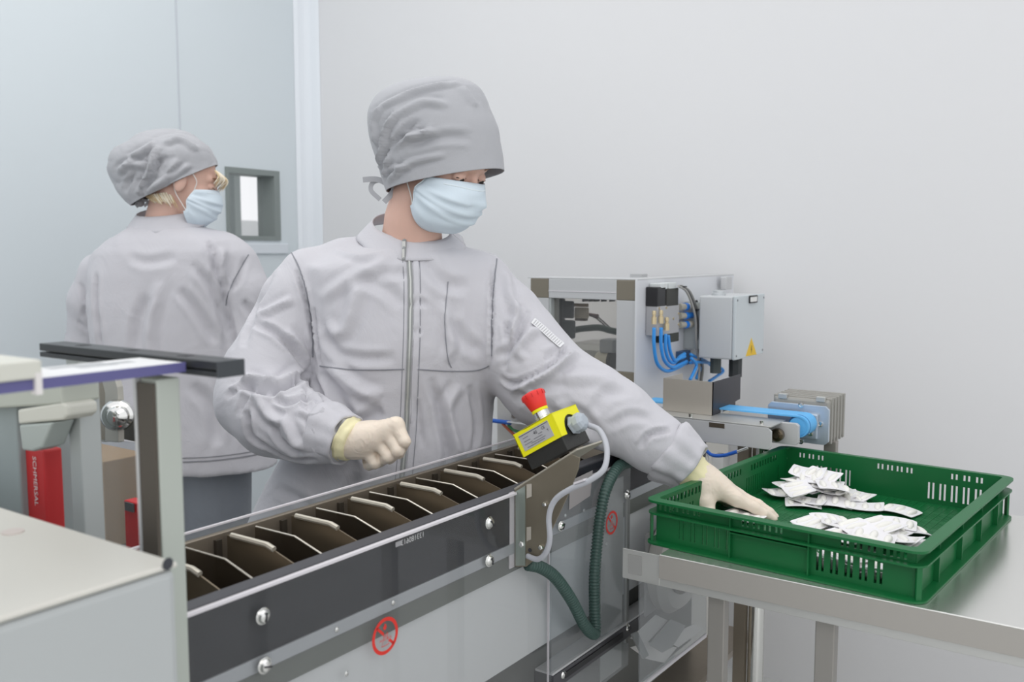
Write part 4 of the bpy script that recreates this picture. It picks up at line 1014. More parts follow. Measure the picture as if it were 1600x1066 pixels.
MB().prism([atX(a, b, -0.785) for a, b in ((1015, 1008), (1048, 968), (1072, 978), (1050, 1012), (1035, 1020))], (-0.002, 0, 0)).build('clear_tray', mat('tray_plastic', (150, 152, 152), 0.35), ch)
SHX = atZ(1096, 1062, 0.40).x
tray = MB().box((-0.88, 1.45, 0.385), (SHX, 2.2, 0.400)).build('shelf', mat('shelf_streaked_steel', (150, 140, 128), 0.3, 0.7, bump=0.1, bscale=8, brushed=(1, 14, 1), var=0.3, vscale=6), ch)
MB().box((-0.84, 1.68, 0.60), (-0.836, 1.98, 0.775)).build('back_sheet', mat('backing_grey', (140, 141, 141), 0.5), ch)
for yy in (1.5, 2.15):
    MB().box((SHX - .03, yy - .01, 0), (SHX - .01, yy + .01, 0.385)).build('shelf_leg', STEEL, ch)
    MB().box((-.88, yy - .01, 0), (-0.86, yy + .01, 0.385)).build('shelf_leg', STEEL, ch)

# ================================================================ left foreground
fbX = -0.75; cr = atX(276, 878, fbX)
fg = thing('machine_housing', 'large blurred pale grey housing filling the lower left foreground', 'housing', (-1.1, 0.1, 0))
FGM = mat('housing_grey_paint', (178, 182, 182), 0.45); FGT = mat('housing_top_paint', (206, 204, 196), 0.4)
MB().box((-1.75, -0.6, 0.0), (fbX, cr.y, cr.z - 0.006)).build('body', FGM, fg, bevel=0.008)
MB().box((-1.75, -0.6, cr.z - 0.0055), (fbX + .001, cr.y + .001, cr.z)).build('lid', FGT, fg, bevel=0.0025)
MB().lathe(atX(261, 881, fbX + .0005), (1, 0, 0), [(0.005, 0), (0.006, 0.0012), (0.0001, 0.0014)], 16).build('corner_screw', mat('screw_black', (58, 60, 66), 0.4), fg)
MB().lathe(atZ(20, 832, cr.z), (0, 0, 1), [(0.011, 0), (0.011, 0.0012), (0.009, 0.0014), (.0001, .0014)], 24).build('lid_plug', mat('lid_plug', (204, 194, 188), 0.5), fg)

gf = thing('rail_stand', 'grey upright guard post carrying a black slotted rail', 'guard frame', (-0.86, 0.6, 0))
PYY = 0.565; px0 = atY(213, 700, PYY).x; px1 = atY(243, 700, PYY).x
py1 = atX(285, 700, px1).y; pzt = 1.219
MB().box((px0 + .006, PYY + .004, 0), (px1, py1, pzt)).build('post', mat('post_sage', (176, 182, 174), 0.45), gf, bevel=0.002)
MB().box((px0 + .005, PYY, 0), (px1 - .0015, PYY + .0035, pzt - .004)).build('post_channel', mat('channel_dark', (84, 78, 70), 0.5, 0.2), gf)
MB().box((px0, PYY - .001, 0), (px0 + .0045, py1, pzt)).build('post_edge', ALU, gf)
RY = 0.602
ra, rb_ = atY(61, 537, RY), atY(341, 566, RY); rzt = rb_.z; rzb = atY(341, 591, RY).z; ry1 = atX(382, 560, rb_.x).y
BR = mat('black_rail', (46, 48, 50), 0.35)
prof = [(RY, rzb), (RY, rzb + .006), (RY + .012, rzb + .006), (RY + .012, rzt - .009), (RY, rzt - .009), (RY, rzt), (ry1, rzt), (ry1, rzb)]
MB().prism([(ra.x, a, b) for a, b in prof], (rb_.x - ra.x - .003, 0, 0)).build('slotted_rail', BR, gf, bevel=0.0008)
MB().box((rb_.x - .003, RY - .0005, rzb - .0005), (rb_.x, ry1 + .0005, rzt + .0005)).build('rail_end_cap', mat('end_cap_slate', (62, 66, 70), 0.4), gf, bevel=0.0008)
for i in range(3):
    MB().box((ra.x + .06 + .1 * i, RY + .012, rzt), (ra.x + .075 + .1 * i, RY + .024, rzt + .0004)).build('rail_slot', INK, gf)
MB().box((ra.x + .002, ry1 - .002, 0.0), (ra.x + .03, ry1 + .026, rzb)).build('rear_post', ALU_MAT, gf, bevel=0.002)

bd = thing('machine_cover', 'white sheet lid with a violet edge strip, pointing into the black rail', 'lid', (-1.0, 0.4, 1.22))
bX = atY(290, 565, RY - .004).x; bzt = atY(290, 566, RY - .004).z; bzb = atY(290, 581, RY - .004).z
MB().box((atZ(190, 561, bzt).x, 0.05, bzb + .001), (bX - .0015, RY - .004, bzt - .0005)).build('sheet', mat('white_sheet', (232, 232, 232), 0.35), bd)
MB().box((bX - .0015, 0.05, bzb), (bX, RY - .004, bzt)).build('violet_edge', mat('violet_edge', (94, 92, 140), 0.4), bd)
for (x, y, ln) in ((120, 571, .03), (150, 571, .02), (190, 566, .012)):
    c = atZ(x, y, bzt); MB().box((c.x - .008, c.y - ln, bzt - .0006), (c.x + .008, c.y + ln, bzt - .0002)).build('print', mat('print_grey', (176, 178, 180), 0.6), bd)
lc = thing('lid_clamp', 'cream cast clamp gripping the violet edged lid, far left', 'clamp', atY(40, 600, 0.47))
MB().box((-1.15, 0.40, bzt + .0005), (bX + .004, atX(66, 570, bX + .004).y, atX(64, 562, bX + .004).z)).build('upper_jaw', CREAM, lc, bevel=0.002)
yk = atX(66, 600, bX + .004).y
MB().box((bX - .004, yk - .006, bzb - .004), (bX + .0045, yk, bzt + .006)).build('jaw_hinge', mat('hinge_white', (222, 218, 216), 0.4), lc)
cY = 0.60
def lp(x, y, Y=cY): return atY(x, y, Y)
MB().prism([lp(-30, 602), lp(94, 600), lp(97, 632), lp(-30, 640)], (0, 0.05, 0)).build('lower_jaw', mat('cast_sage', (180, 184, 174), 0.5), lc, bevel=0.003)
MB().prism([lp(27, 640), lp(96, 629), lp(104, 634), lp(105, 650), lp(98, 657), lp(28, 663)], (0, 0.04, 0)).build('handle', CREAM, lc, bevel=0.003)
MB().prism([lp(29, 664), lp(82, 660), lp(66, 700), lp(50, 706), lp(34, 704)], (0, 0.03, 0)).build('socket', mat('cast_sage2', (170, 178, 174), 0.5), lc, bevel=0.003)
gp_ = thing('grey_column', 'grey painted machine column at the far left edge', 'column', lp(0, 700, 0.60))
MB().box((lp(-60, 700, 0.62).x, 0.62, 0), (lp(28, 700, 0.62).x, 0.70, lp(0, 620, 0.62).z)).build('column_body', mat('column_grey', (154, 164, 164), 0.5), gp_, bevel=0.003)
rt_ = thing('red_safety_lever', 'red plastic lever with white lettering hanging below the cream clamp', 'lever', lp(48, 700, 0.63))
RX0, RX1 = lp(30, 700, .63).x, lp(68, 700, .63).x
MB().box((RX0, 0.63, lp(50, 830, .63).z), (RX1, 0.655, lp(50, 700, .63).z)).build('lever_body', mat('lever_red', (202, 52, 54), 0.45), rt_, bevel=0.003)
text('lever_lettering', 'SCHMERSAL', WHITEPL, rt_, lp(55, 752, .6285), (0, 0, -1), (1, 0, 0), 0.0125)
bw = thing('rear_guard_panel', 'blue grey panel with a clear door beside the red lever', 'guard panel', (-1.35, 0.85, 0))
BYY = 0.85
MB().box((atY(20, 700, BYY).x, BYY, 0.0), (atY(103, 700, BYY).x, BYY + .01, atY(80, 700, BYY).z)).build('lower_panel', mat('slate_panel', (112, 124, 134), 0.5), bw)
MB().box((atY(20, 700, BYY + .012).x, BYY + .012, 0.9), (atY(132, 640, BYY + .012).x, BYY + .02, atY(100, 592, BYY + .012).z)).build('upper_panel', mat('slate_panel2', (146, 156, 168), 0.5), bw)
MB().box((atY(68, 705, BYY - .004).x, BYY - .004, atY(80, 730, BYY - .004).z), (atY(103, 705, BYY - .004).x, BYY - .001, atY(80, 706, BYY - .004).z)).build('panel_band', mat('band_slate', (88, 100, 108), 0.5), bw)
AY = 0.80
MB().prism([atY(105, 683, AY), atY(213, 692, AY), atY(213, 900, AY), atY(105, 900, AY)], (0, .003, 0)).build('clear_door', ACR2, bw)
MB().prism([atY(102, 682, AY), atY(105.5, 683, AY), atY(105.5, 900, AY), atY(102, 900, AY)], (0, .003, 0)).build('door_edge', EDGE, bw)
MB().prism([atY(106, 686, AY - .001), atY(158, 692, AY - .001), atY(158, 703, AY - .001), atY(106, 697, AY - .001)], (0, .0006, 0)).build('door_label', mat('door_label', (208, 204, 196), 0.5), bw)
ar = MB().prism([atY(131, 596, .82), atY(160, 590, .82), atY(166, 610, .82), atY(166, 691, .82), atY(131, 688, .82)], (0, .012, 0)).build('taupe_plate', mat('taupe_plate', (140, 134, 122), 0.5), bw)
MB().prism([atY(158, 590, .80), atY(178, 588, .80), atY(183, 605, .80), atY(185, 630, .80), atY(185, 692, .80), atY(164, 690, .80), atY(164, 615, .80)], (0, .01, 0)).build('curved_strap', mat('strap_grey', (176, 174, 166), 0.4, 0.3), bw, bevel=0.001)
MB().box((atY(176, 660, .83).x, .83, atY(190, 686, .83).z), (atY(215, 660, .83).x, .85, atY(190, 648, .83).z)).build('dark_block', mat('dark_block', (84, 82, 74), 0.5), bw)
kb = atY(184, 648, .80)
MB().lathe(kb, TC * 0.9 + RT * 0.35, [(0.010, -0.03), (0.010, 0.0), (0.0235, 0.001), (0.0245, 0.006), (0.022, 0.012), (0.017, 0.014), (0.014, 0.022), (0.006, 0.026), (0.0001, 0.0265)], 30).build('chrome_knob', CHROME, bw, smooth=True, angle=0.6)
rl = MB().box((atY(194, 800, .78).x, .78, atY(200, 880, .78).z), (atY(215, 800, .78).x, .80, atY(200, 783, .78).z)).build('red_latch', mat('lever_red', (202, 52, 54), 0.45), bw, bevel=0.002)
MB().box((atY(197, 800, .779).x, .777, atY(200, 798, .779).z), (atY(210, 800, .779).x, .7795, atY(200, 785, .779).z)).build('latch_plate', mat('latch_grey', (96, 98, 98), 0.4, 0.4), rl)
bx = thing('cardboard_box', 'brown cardboard carton standing behind the clear door at the left', 'box', (-1.65, 1.1, 0.75))
BYb = 1.12
c0, c1 = atY(100, 708, BYb), atY(160, 708, BYb)
MB().box((c0.x - .15, BYb, 0.70), (c1.x, BYb + .11, c0.z)).build('carton', CARD, bx, bevel=0.003)
MB().box((c0.x - .15, BYb - .001, atY(100, 775, BYb).z), (c1.x, BYb, atY(100, 772, BYb).z)).build('seam', mat('card_light', (200, 172, 140), 0.7), bx)
MB().box((c0.x + .03, BYb - .0012, 0.70), (c0.x + .06, BYb - .0002, c0.z)).build('tape', mat('tape_clear', (190, 176, 158), 0.3), bx)
sh = thing('side_table', 'steel stand carrying the cardboard carton', 'stand', (-1.65, 1.1, 0))
MB().box((c0.x - .2, BYb - .03, 0.68), (c1.x + .01, BYb + .15, 0.699)).build('top', STEEL, sh)
for a in (c0.x - .18, c1.x - .03):
    for b in (BYb - .01, BYb + .11): MB().box((a, b, 0), (a + .02, b + .02, .68)).build('leg', STEEL, sh)
# ================================================================ the two workers
def ribbon(mb, L, N, wd, th, lift=0.0006):
    """a flat strip laid along a traced line on cloth"""
    L = [Vector(p) for p in L]; rings = []
    for i, p in enumerate(L):
        t = (L[min(i + 1, len(L) - 1)] - L[max(i - 1, 0)]).normalized(); n = Vector(N[i]).normalized(); s_ = t.cross(n).normalized()
        c = p + n * lift
        rings.append([c - s_ * wd / 2 - n * th, c - s_ * wd / 2 + n * th * 0.3, c + n * th * 0.6, c + s_ * wd / 2 + n * th * 0.3, c + s_ * wd / 2 - n * th])
    return mb.rings(rings)
def smooth_line(L, it=3):
    L = [Vector(p) for p in L]
    for _ in range(it): L = [L[0]] + [(L[i - 1] + L[i] * 2 + L[i + 1]) / 4 for i in range(1, len(L) - 1)] + [L[-1]]
    return L
def seam(name, bv, pts, parent, m, wd=0.0022, th=0.0008, lift=0.0014, step=4, label=None):
    L, N = trace(bv, pts, step)
    if len(L) < 3: return None
    L = smooth_line(L, 2); return ribbon(MB(), L, N, wd, th, lift).build(name, m, parent, smooth=True, label=label)

def head_sdf(s, ears=True):
    def f(q):
        q = q / s; qa = q.copy(); qa[:, 0] = np.abs(qa[:, 0])
        d = ellip(q, (0, -.012, .035), (.074, .092, .088))
        d = smin(d, ellip(q, (0, .030, -.030), (.058, .060, .084)), .03)
        d = smin(d, ellip(q, (0, .056, -.090), (.028, .026, .022)), .025)
        d = smin(d, ellip(qa, (.036, .052, -.030), (.026, .026, .03)), .02)
        d = smin(d, cone(qa, (.008, .086, .034), (.042, .070, .032), .009, .009), .014)
        soc = ellip(qa, (.032, .1, .010), (.017, .018, .011)); d = -smin(-d, soc, .010)
        d = smin(d, ellip(qa, (.032, .0755, .011), (.0155, .0145, .0135)), .002)
        slit = ellip(qa, (.032, .093, .0065), (.0125, .008, .0028)); d = -smin(-d, slit, .0015)
        d = smin(d, cone(q, (0, .086, .018), (0, .108, -.022), .0075, .0105), .008)
        d = smin(d, ellip(qa, (.011, .099, -.026), (.0075, .010, .0075)), .005)
        d = smin(d, ellip(q, (0, .088, -.054), (.022, .010, .006)), .006)
        d = smin(d, ellip(q, (0, .087, -.064), (.018, .010, .006)), .005)
        if ears: d = smin(d, ellip(qa, (.076, -.004, -.012), (.008, .016, .026)), .006)
        return d * s
    return f
def worker(root, name_, c, fdir, s, neck, body_parts, hair=None, tilt=0.0):
    y = Vector(fdir).normalized(); x = y.cross(ZZ).normalized()
    if tilt: x = (Matrix.Rotation(tilt, 3, y) @ x)
    z = x.cross(y).normalized()
    M = np.array([[x.x, y.x, z.x], [x.y, y.y, z.y], [x.z, y.z, z.z]], dtype=np.float32)   # local -> world columns
    cN = A(c); hs = head_sdf(s, name_ == 'rear')
    v, f = nets(hs, np.array((-.1, -.13, -.135)) * s, np.array((.1, .135, .135)) * s, 0.0024)
    v = v @ M.T.astype(float) + np.array(c)
    lo = np.array(neck[0][0]) - 0.0; 
    def bodyf(P):
        d = chain(P, neck, .02)
        for ch_ in body_parts: d = smin(d, chain(P, ch_, .02), .03)
        return d
    allp = [p for p, r in neck] + [p for ch_ in body_parts for p, r in ch_]; ap = np.array([tuple(p) for p in allp])
    v2, f2 = nets(bodyf, ap.min(0) - .17, ap.max(0) + .17, 0.0075)
    body = mesh_np('body', np.concatenate([v, v2]), np.concatenate([f, f2 + len(v)]), SKIN, root)
    def W(a, b, d): return Vector(c) + (x * a + y * b + z * d) * s
    for sg in (-1, 1):
        e = MB().ball(W(sg * .032, .0755, .011), .0140 * s, (1, 1, 1)).build('eye', mat('eye_white', (226, 220, 214), 0.2), body, smooth=True, angle=None)
        gz = (y * 0.9 - z * 0.42).normalized(); ce = W(sg * .032, .0755, .011)
        MB().lathe(ce + gz * .0118 * s, gz, [(.0064 * s, 0), (.0058 * s, .0016 * s), (.0001, .0026 * s)], 18).build('iris', mat('iris', (70, 66, 64), 0.2), e, smooth=True)
        lash = [W(sg * (.032 + .0145 * math.cos(a)), .0895 - .006 * abs(math.cos(a)) , .0095 + .0015 * math.sin(a)) for a in [math.pi * i / 8 for i in range(9)]]
        MB().tube(lash, .0012 * s, 6).build('eyelashes', mat('lash', (70, 56, 50), 0.7), body)
        brow = [W(sg * (.014 + .036 * t), .0935 - .017 * t * t - .002, .0335 + .006 * math.sin(math.pi * (t * .8 + .1))) for t in [i / 7 for i in range(8)]]
        MB().tube(brow, [.0018 + .0014 * math.sin(math.pi * min(1, i / 7 + .12)) for i in range(8)], 6).build('eyebrow', mat('brow', (150, 118, 98), 0.8), body, smooth=True)
    # face mask: pleated sheet over nose, mouth and chin
    nu, nv = 44, 30; P0 = []
    prof = [(0.0, .098, .010), (.10, .112, -.004), (.22, .121, -.022), (.38, .122, -.042), (.55, .118, -.063), (.72, .110, -.084), (.86, .094, -.104), (1.0, .060, -.122)]
    def pf(t):
        for (a, y0, z0), (b, y1, z1) in zip(prof, prof[1:]):
            if t <= b: k_ = (t - a) / (b - a); return y0 + (y1 - y0) * k_, z0 + (z1 - z0) * k_
        return prof[-1][1:]
    for j in range(nv + 1):
        t = j / nv; yy, zz_ = pf(t)
        for i in range(nu + 1):
            u = -1 + 2 * i / nu
            ext = 1.0 - 0.18 * t if t > 0.5 else 0.86 + 0.1 * t
            a = u * 1.46 * (0.86 + 0.14 * math.sin(math.pi * min(1, t * .9 + .1)))
            hw_ = .073 + .004 * math.sin(math.pi * t)
            X_ = hw_ * math.sin(a); Y_ = (yy + .004) * math.cos(a) ** 0.9 if math.cos(a) > 0 else 0
            Y_ = Y_ * 1.0 + 0.012 * (1 - math.cos(a))
            k_ = abs(u); pl = 0
            for pc_ in (.26, .44, .62):
                dd = (t - pc_ - .05 * k_ * (0.44 - pc_) * 4) / .05
                pl += .0035 * math.exp(-dd * dd) * (1 if dd < 0 else .4)
            wr = .0018 * math.sin(9 * u + 14 * t) * k_ ** 1.5 + .0012 * math.sin(23 * t - 7 * u)
            zz2 = zz_ * (1 - .25 * k_ ** 3) - .022 * (1 - t) * k_ ** 2 + .006 * k_ ** 2 * t
            r_ = 1 + (pl + wr) / .1
            P0.append(W(X_ * r_, Y_ * r_, zz2))
    fs = [(j * (nu + 1) + i, j * (nu + 1) + i + 1, (j + 1) * (nu + 1) + i + 1, (j + 1) * (nu + 1) + i) for j in range(nv) for i in range(nu)]
    mk = link_mesh('face_mask', P0, fs, MASKM, root, smooth=True, angle=None, recalc=False)
    so = mk.modifiers.new('thickness', 'SOLIDIFY'); so.thickness = 0.0012; so.offset = 1
    top = [P0[2 * (nu + 1) + i] for i in range(6, nu - 5)]
    MB().tube([p + y * .0012 for p in top], .0017 * s, 6).build('nose_wire_ridge', mat('mask_pale', (222, 232, 238), 0.7), mk, smooth=True)
    for col in (0, nu):
        ed = [P0[j * (nu + 1) + col] for j in range(0, nv + 1, 2)]
        MB().tube(ed, .0016 * s, 6).build('mask_hem', mat('mask_pale', (222, 232, 238), 0.7), mk, smooth=True)
        sg = -1 if col == 0 else 1
        lp_ = [P0[1 * (nu + 1) + col], W(sg * .075, .035, .012), W(sg * .080, .005, .030), W(sg * .081, -.022, .006), W(sg * .074, -.012, -.035), W(sg * .070, .02, -.066), P0[(nv - 3) * (nu + 1) + col]]
        MB().tube(spline(lp_, 6), .0013 * s, 6).build('ear_loop', WHITEPL, mk, smooth=True)
    return body, mk, W, (x, y, z)

def cap_mesh(rows, nseg=120, seed=1, gather=0.004, back=None):
    """cloth cap lofted from tilted rings: rows = (centre px, half long axis px, half depth m); returns vertices and faces"""
    D = rows[0][4]; rings = []
    R_ = []
    for (cx_, cy_), (ax_, ay_), b, (bx, by), D_ in rows: R_.append([cx_, cy_, ax_, ay_, b, bx, by])
    R_ = np.array(R_, float); n = len(R_); K = 9
    # dense rows by catmull-rom
    pts = [Vector((0, 0, 0))]
    dense = []
    for i in range(n - 1):
        p0, p1, p2, p3 = R_[max(i - 1, 0)], R_[i], R_[i + 1], R_[min(i + 2, n - 1)]
        for k in range(K):
            t = k / K
            dense.append(0.5 * ((2 * p1) + (p2 - p0) * t + (2 * p0 - 5 * p1 + 4 * p2 - p3) * t * t + (3 * p1 - p0 - 3 * p2 + p3) * t ** 3))
    dense.append(R_[-1]); v = []
    for j, r in enumerate(dense):
        c = atD(r[0], r[1], D); vz = j / (len(dense) - 1)
        for i in range(nseg):
            a = 2 * math.pi * i / nseg
            e = 2.15; ca, sa = math.cos(a), math.sin(a); rr = (abs(ca) ** e + abs(sa) ** e) ** (-1 / e)
            lx_ = (RT * (r[2] / F_PX) - UP * (r[3] / F_PX)) * D
            dv = -FW * r[4] * -1
            off = lx_ * (ca * rr) + (TC * r[4] + (RT * (r[5] / F_PX) - UP * (r[6] / F_PX)) * D) * (sa * rr)
            g_ = 1 + gather * 6 * (math.sin(a * 13 + seed) * .5 + math.sin(a * 29 + 2 * seed) * .3) * max(0, vz - .55) ** 1.2
            v.append(c + off * g_)
    f = []
    for j in range(len(dense) - 1):
        for i in range(nseg):
            k = (i + 1) % nseg; f.append((j * nseg + i, j * nseg + k, (j + 1) * nseg + k, (j + 1) * nseg + i))
    return np.array([tuple(p) for p in v]), np.array(f)

def crumple(v, f, scale, amp, seed, stretch=(1, 1, 1)):
    N = normals_of(v, f); P = v * np.array(stretch)
    w1 = vnoise(P + 0.03 * vnoise(P, scale * .7, seed + 5)[:, None], scale, seed); w2 = vnoise(P, scale * 2.3, seed + 1)
    r = (1 - np.abs(w1)) ** 3 * 1.0 + 0.35 * (1 - np.abs(w2)) ** 3
    return v + N * ((r - .35) * amp)[:, None]

# ---------------------------------------------------------------- worker in front
D1 = 1.88
w1 = thing('person', 'worker in a grey jacket and cap reaching into the green crate with a gloved hand', 'person', Vector((-1.36, 1.32, 0.0)))
e1 = (RT * math.cos(0.20) - TC * math.sin(0.20)).normalized(); e2 = Vector((e1.y, -e1.x, 0)).normalized()
B0 = atD(620, 560, 1.93); B0.z = 0
rows_t = [(372, 640, 30, .050), (385, 640, 70, .070), (398, 636, 118, .090), (418, 628, 148, .105), (450, 630, 148, .118), (500, 633, 145, .130), (545, 634, 145, .138), (580, 634, 144, .132), (620, 628, 146, .125), (660, 622, 148, .125), (700, 610, 158, .130), (740, 600, 170, .138), (800, 588, 190, .145), (870, 575, 205, .150), (950, 568, 212, .155)]
TZ = []; TCN = []; THW = []; THD = []
for py_, cx_, hw_, hd_ in rows_t:
    p = atD(cx_, py_, 1.93); TZ.append(p.z); TCN.append((p - B0).dot(e1)); THW.append(hw_ / F_PX * 1.93 / math.cos(0.1)); THD.append(hd_)
o_t = np.argsort(TZ); TZ, TCN, THW, THD = (np.array(a)[o_t] for a in (TZ, TCN, THW, THD))
E1, E2, B0n = A(e1), A(e2), A(B0)
def torso1(P):
    q = P - B0n; s1 = q @ E1; s2 = q @ E2; z = P[:, 2]
    c = np.interp(z, TZ, TCN); hw_ = np.interp(z, TZ, THW); hd_ = np.interp(z, TZ, THD)
    r = (np.abs((s1 - c) / hw_) ** 2.5 + np.abs(s2 / hd_) ** 2.3) ** (1 / 2.4)
    d = (r - 1) * np.minimum(hw_, hd_)
    return np.maximum(np.maximum(d, z - TZ[-1]), TZ[0] - z)
Pd = lambda x, y, D: tuple(atD(x, y, D))
armL = [(Pd(482, 432, 1.90), .056), (Pd(462, 470, 1.895), .062), (Pd(436, 535, 1.88), .070), (Pd(412, 590, 1.86), .078), (Pd(402, 622, 1.84), .079)]
forL = [(Pd(402, 626, 1.835), .078), (Pd(430, 650, 1.80), .077), (Pd(470, 667, 1.765), .064), (Pd(505, 678, 1.735), .052), (Pd(524, 683, 1.72), .046)]
armR = [(Pd(748, 452, 1.93), .070), (Pd(785, 500, 1.92), .078), (Pd(815, 550, 1.90), .088), (Pd(853, 596, 1.88), .088), (Pd(915, 628, 1.86), .076), (Pd(965, 652, 1.845), .067), (Pd(1020, 690, 1.83), .056), (Pd(1050, 708, 1.825), .052)]
shL = [(Pd(588, 402, 1.93), .050), (Pd(540, 412, 1.92), .050), (Pd(486, 428, 1.91), .050)]
shR = [(Pd(690, 412, 1.95), .050), (Pd(752, 438, 1.94), .052)]
def jacket1(P):
    d = torso1(P)
    d = smin(d, chain(P, shL, .02), .03); d = smin(d, chain(P, shR, .02), .03)
    a = smin(chain(P, armL, .03), chain(P, forL, .02), .018)
    d = smin(d, a, .014)
    d = smin(d, chain(P, armR, .03), .022)
    return d
lo = np.array(Pd(600, 900, 1.90)) ; 
pts_all = np.array([Pd(330, 380, 1.9), Pd(1110, 380, 1.9), Pd(330, 900, 1.70), Pd(1110, 900, 1.8), tuple(B0 + e1 * .35 + e2 * .2), tuple(B0 - e1 * .35 - e2 * .2)])
lo = pts_all.min(0) - .05; hi = pts_all.max(0) + .05; lo[2] = 0.74; hi[2] = atD(600, 360, 1.9).z + .01
v, f = nets(jacket1, lo, hi, 0.0050)
v = smoothv(v, f, 9)
v = crumple(v, f, 6.0, 0.0035, 3, (1.2, 1.2, .7))
strokes = [
    # left upper sleeve
    ([(440, 402), (415, 450), (392, 500), (380, 545)], .012, .006), ([(462, 420), (478, 470), (488, 520), (492, 560)], .007, .010),
    ([(395, 505), (430, 520), (465, 555), (480, 580)], .010, .010), ([(400, 495), (440, 475), (462, 465)], .011, -.007), ([(445, 515), (468, 540), (485, 575)], .012, -.009),
    ([(372, 600), (420, 612), (460, 600), (488, 575)], .011, .016), ([(378, 590), (430, 597), (470, 580)], .013, -.010),
    ([(352, 622), (385, 600), (430, 604)], .009, .010), ([(370, 650), (388, 618), (420, 605), (450, 615)], .009, .008), ([(360, 612), (392, 592)], .010, -.010),
    ([(402, 620), (420, 650), (445, 665)], .013, -.010), ([(385, 640), (392, 680), (420, 700)], .010, .010), ([(420, 612), (445, 630), (480, 622), (515, 640)], .009, .010),
    ([(440, 650), (460, 690), (480, 700)], .013, -.009), ([(462, 640), (490, 650), (520, 635)], .009, -.007), ([(405, 690), (450, 715), (500, 720)], .008, .008), ([(425, 660), (438, 690), (470, 712)], .010, .008),
    ([(485, 640), (480, 665), (500, 710)], .006, .005),
    # chest and shoulder
    ([(500, 470), (540, 440), (580, 420), (610, 400)], .016, -.006), ([(505, 510), (530, 520), (545, 500), (560, 440)], .018, -.008), ([(490, 480), (498, 540), (500, 575)], .007, .009),
    ([(505, 500), (520, 545), (560, 560), (620, 560)], .014, .006), ([(545, 430), (600, 450), (630, 480)], .018, .005), ([(500, 580), (540, 640), (570, 700), (590, 740)], .016, .010), ([(490, 590), (520, 650), (548, 700)], .011, .009),
    ([(515, 570), (560, 610), (600, 620)], .018, -.009), ([(600, 640), (560, 660), (540, 640)], .018, .009), ([(480, 590), (478, 640)], .008, .009),
    ([(660, 400), (690, 440), (735, 450)], .018, .006), ([(770, 410), (768, 480), (766, 560), (760, 590)], .006, .008), ([(700, 500), (735, 540), (760, 545)], .018, .005), ([(690, 470), (705, 530), (700, 570)], .016, -.006),
    ([(672, 590), (690, 650), (700, 720), (690, 760)], .013, .008), ([(720, 600), (700, 640), (715, 700), (725, 730)], .016, -.008), ([(735, 600), (745, 660), (740, 710)], .012, .007), ([(650, 620), (660, 700)], .010, .005),
    ([(640, 480), (655, 470), (668, 480)], .009, .004), ([(645, 520), (660, 515)], .008, .004), ([(430, 760), (480, 790), (500, 830)], .014, .007), ([(560, 740), (540, 780), (520, 800)], .018, .007),
    ([(600, 395), (560, 400), (520, 390)], .012, -.004), ([(590, 430), (640, 425)], .014, .004),
    # right sleeve
    ([(790, 420), (800, 470), (818, 500)], .013, -.007), ([(775, 560), (800, 540), (820, 500), (830, 480)], .011, .010), ([(782, 590), (800, 600), (830, 590), (870, 565), (890, 540)], .008, .014),
    ([(790, 500), (795, 540), (785, 580)], .009, .009), ([(808, 470), (800, 520), (792, 560)], .010, -.008), ([(820, 565), (810, 545), (830, 520), (850, 515)], .012, -.007),
    ([(800, 612), (840, 590), (880, 565), (905, 545)], .013, -.012), ([(800, 628), (850, 605), (890, 600)], .014, .006), ([(925, 650), (945, 618), (985, 612)], .015, .005), ([(880, 590), (930, 590), (965, 600)], .018, -.006),
    ([(950, 668), (985, 650), (1020, 655)], .012, .005), ([(870, 640), (910, 650), (940, 690)], .016, .006), ([(850, 560), (880, 545)], .012, .006), ([(1000, 700), (1015, 680), (1050, 672)], .008, .009),
    ([(860, 620), (900, 660), (930, 700)], .016, -.006), ([(815, 600), (835, 640)], .010, -.006)]
v = crumple(v, f, 22, .0009, 31)
v = fold(v, f, strokes)
v = smoothv(v, f, 1, .25)
jk = mesh_np('jacket', v, f, JACKET, w1)
bj = bvh_of(v, f)
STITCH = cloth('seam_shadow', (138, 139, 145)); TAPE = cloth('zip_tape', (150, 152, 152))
zl = [(639, 404), (641, 440), (641, 490), (640, 540), (638, 590), (636, 640), (633, 690), (628, 745), (622, 790)]
seam('zip_tape', bj, zl, jk, TAPE, .0105, .0012, .0012, 4); seam('zip_teeth', bj, zl, jk, mat('zip_metal', (186, 188, 184), 0.35, 0.4), .0034, .0014, .0030, 4)
seam('placket_edge', bj, [(a + 10, b) for a, b in zl], jk, JACKET, .010, .0016, .0010, 4); seam('stitch', bj, [(a - 10, b) for a, b in zl], jk, STITCH, .0014, .0005, .0004)
seam('stitch', bj, [(a + 16, b) for a, b in zl], jk, STITCH, .0014, .0005, .0004)
seam('yoke_seam', bj, [(500, 572), (540, 577), (590, 578), (632, 577)], jk, STITCH); seam('yoke_seam', bj, [(650, 577), (700, 580), (745, 579), (768, 570)], jk, STITCH)
seam('armhole_seam', bj, [(454, 392), (468, 420), (480, 460), (487, 510), (489, 560)], jk, STITCH, .0026); seam('armhole_seam', bj, [(776, 405), (772, 450), (768, 510), (769, 560)], jk, STITCH, .0026)
seam('shoulder_seam', bj, [(560, 360), (525, 372), (490, 382), (456, 393)], jk, STITCH); seam('chest_seam', bj, [(700, 440), (695, 500), (700, 560), (706, 576)], jk, STITCH, .0016)
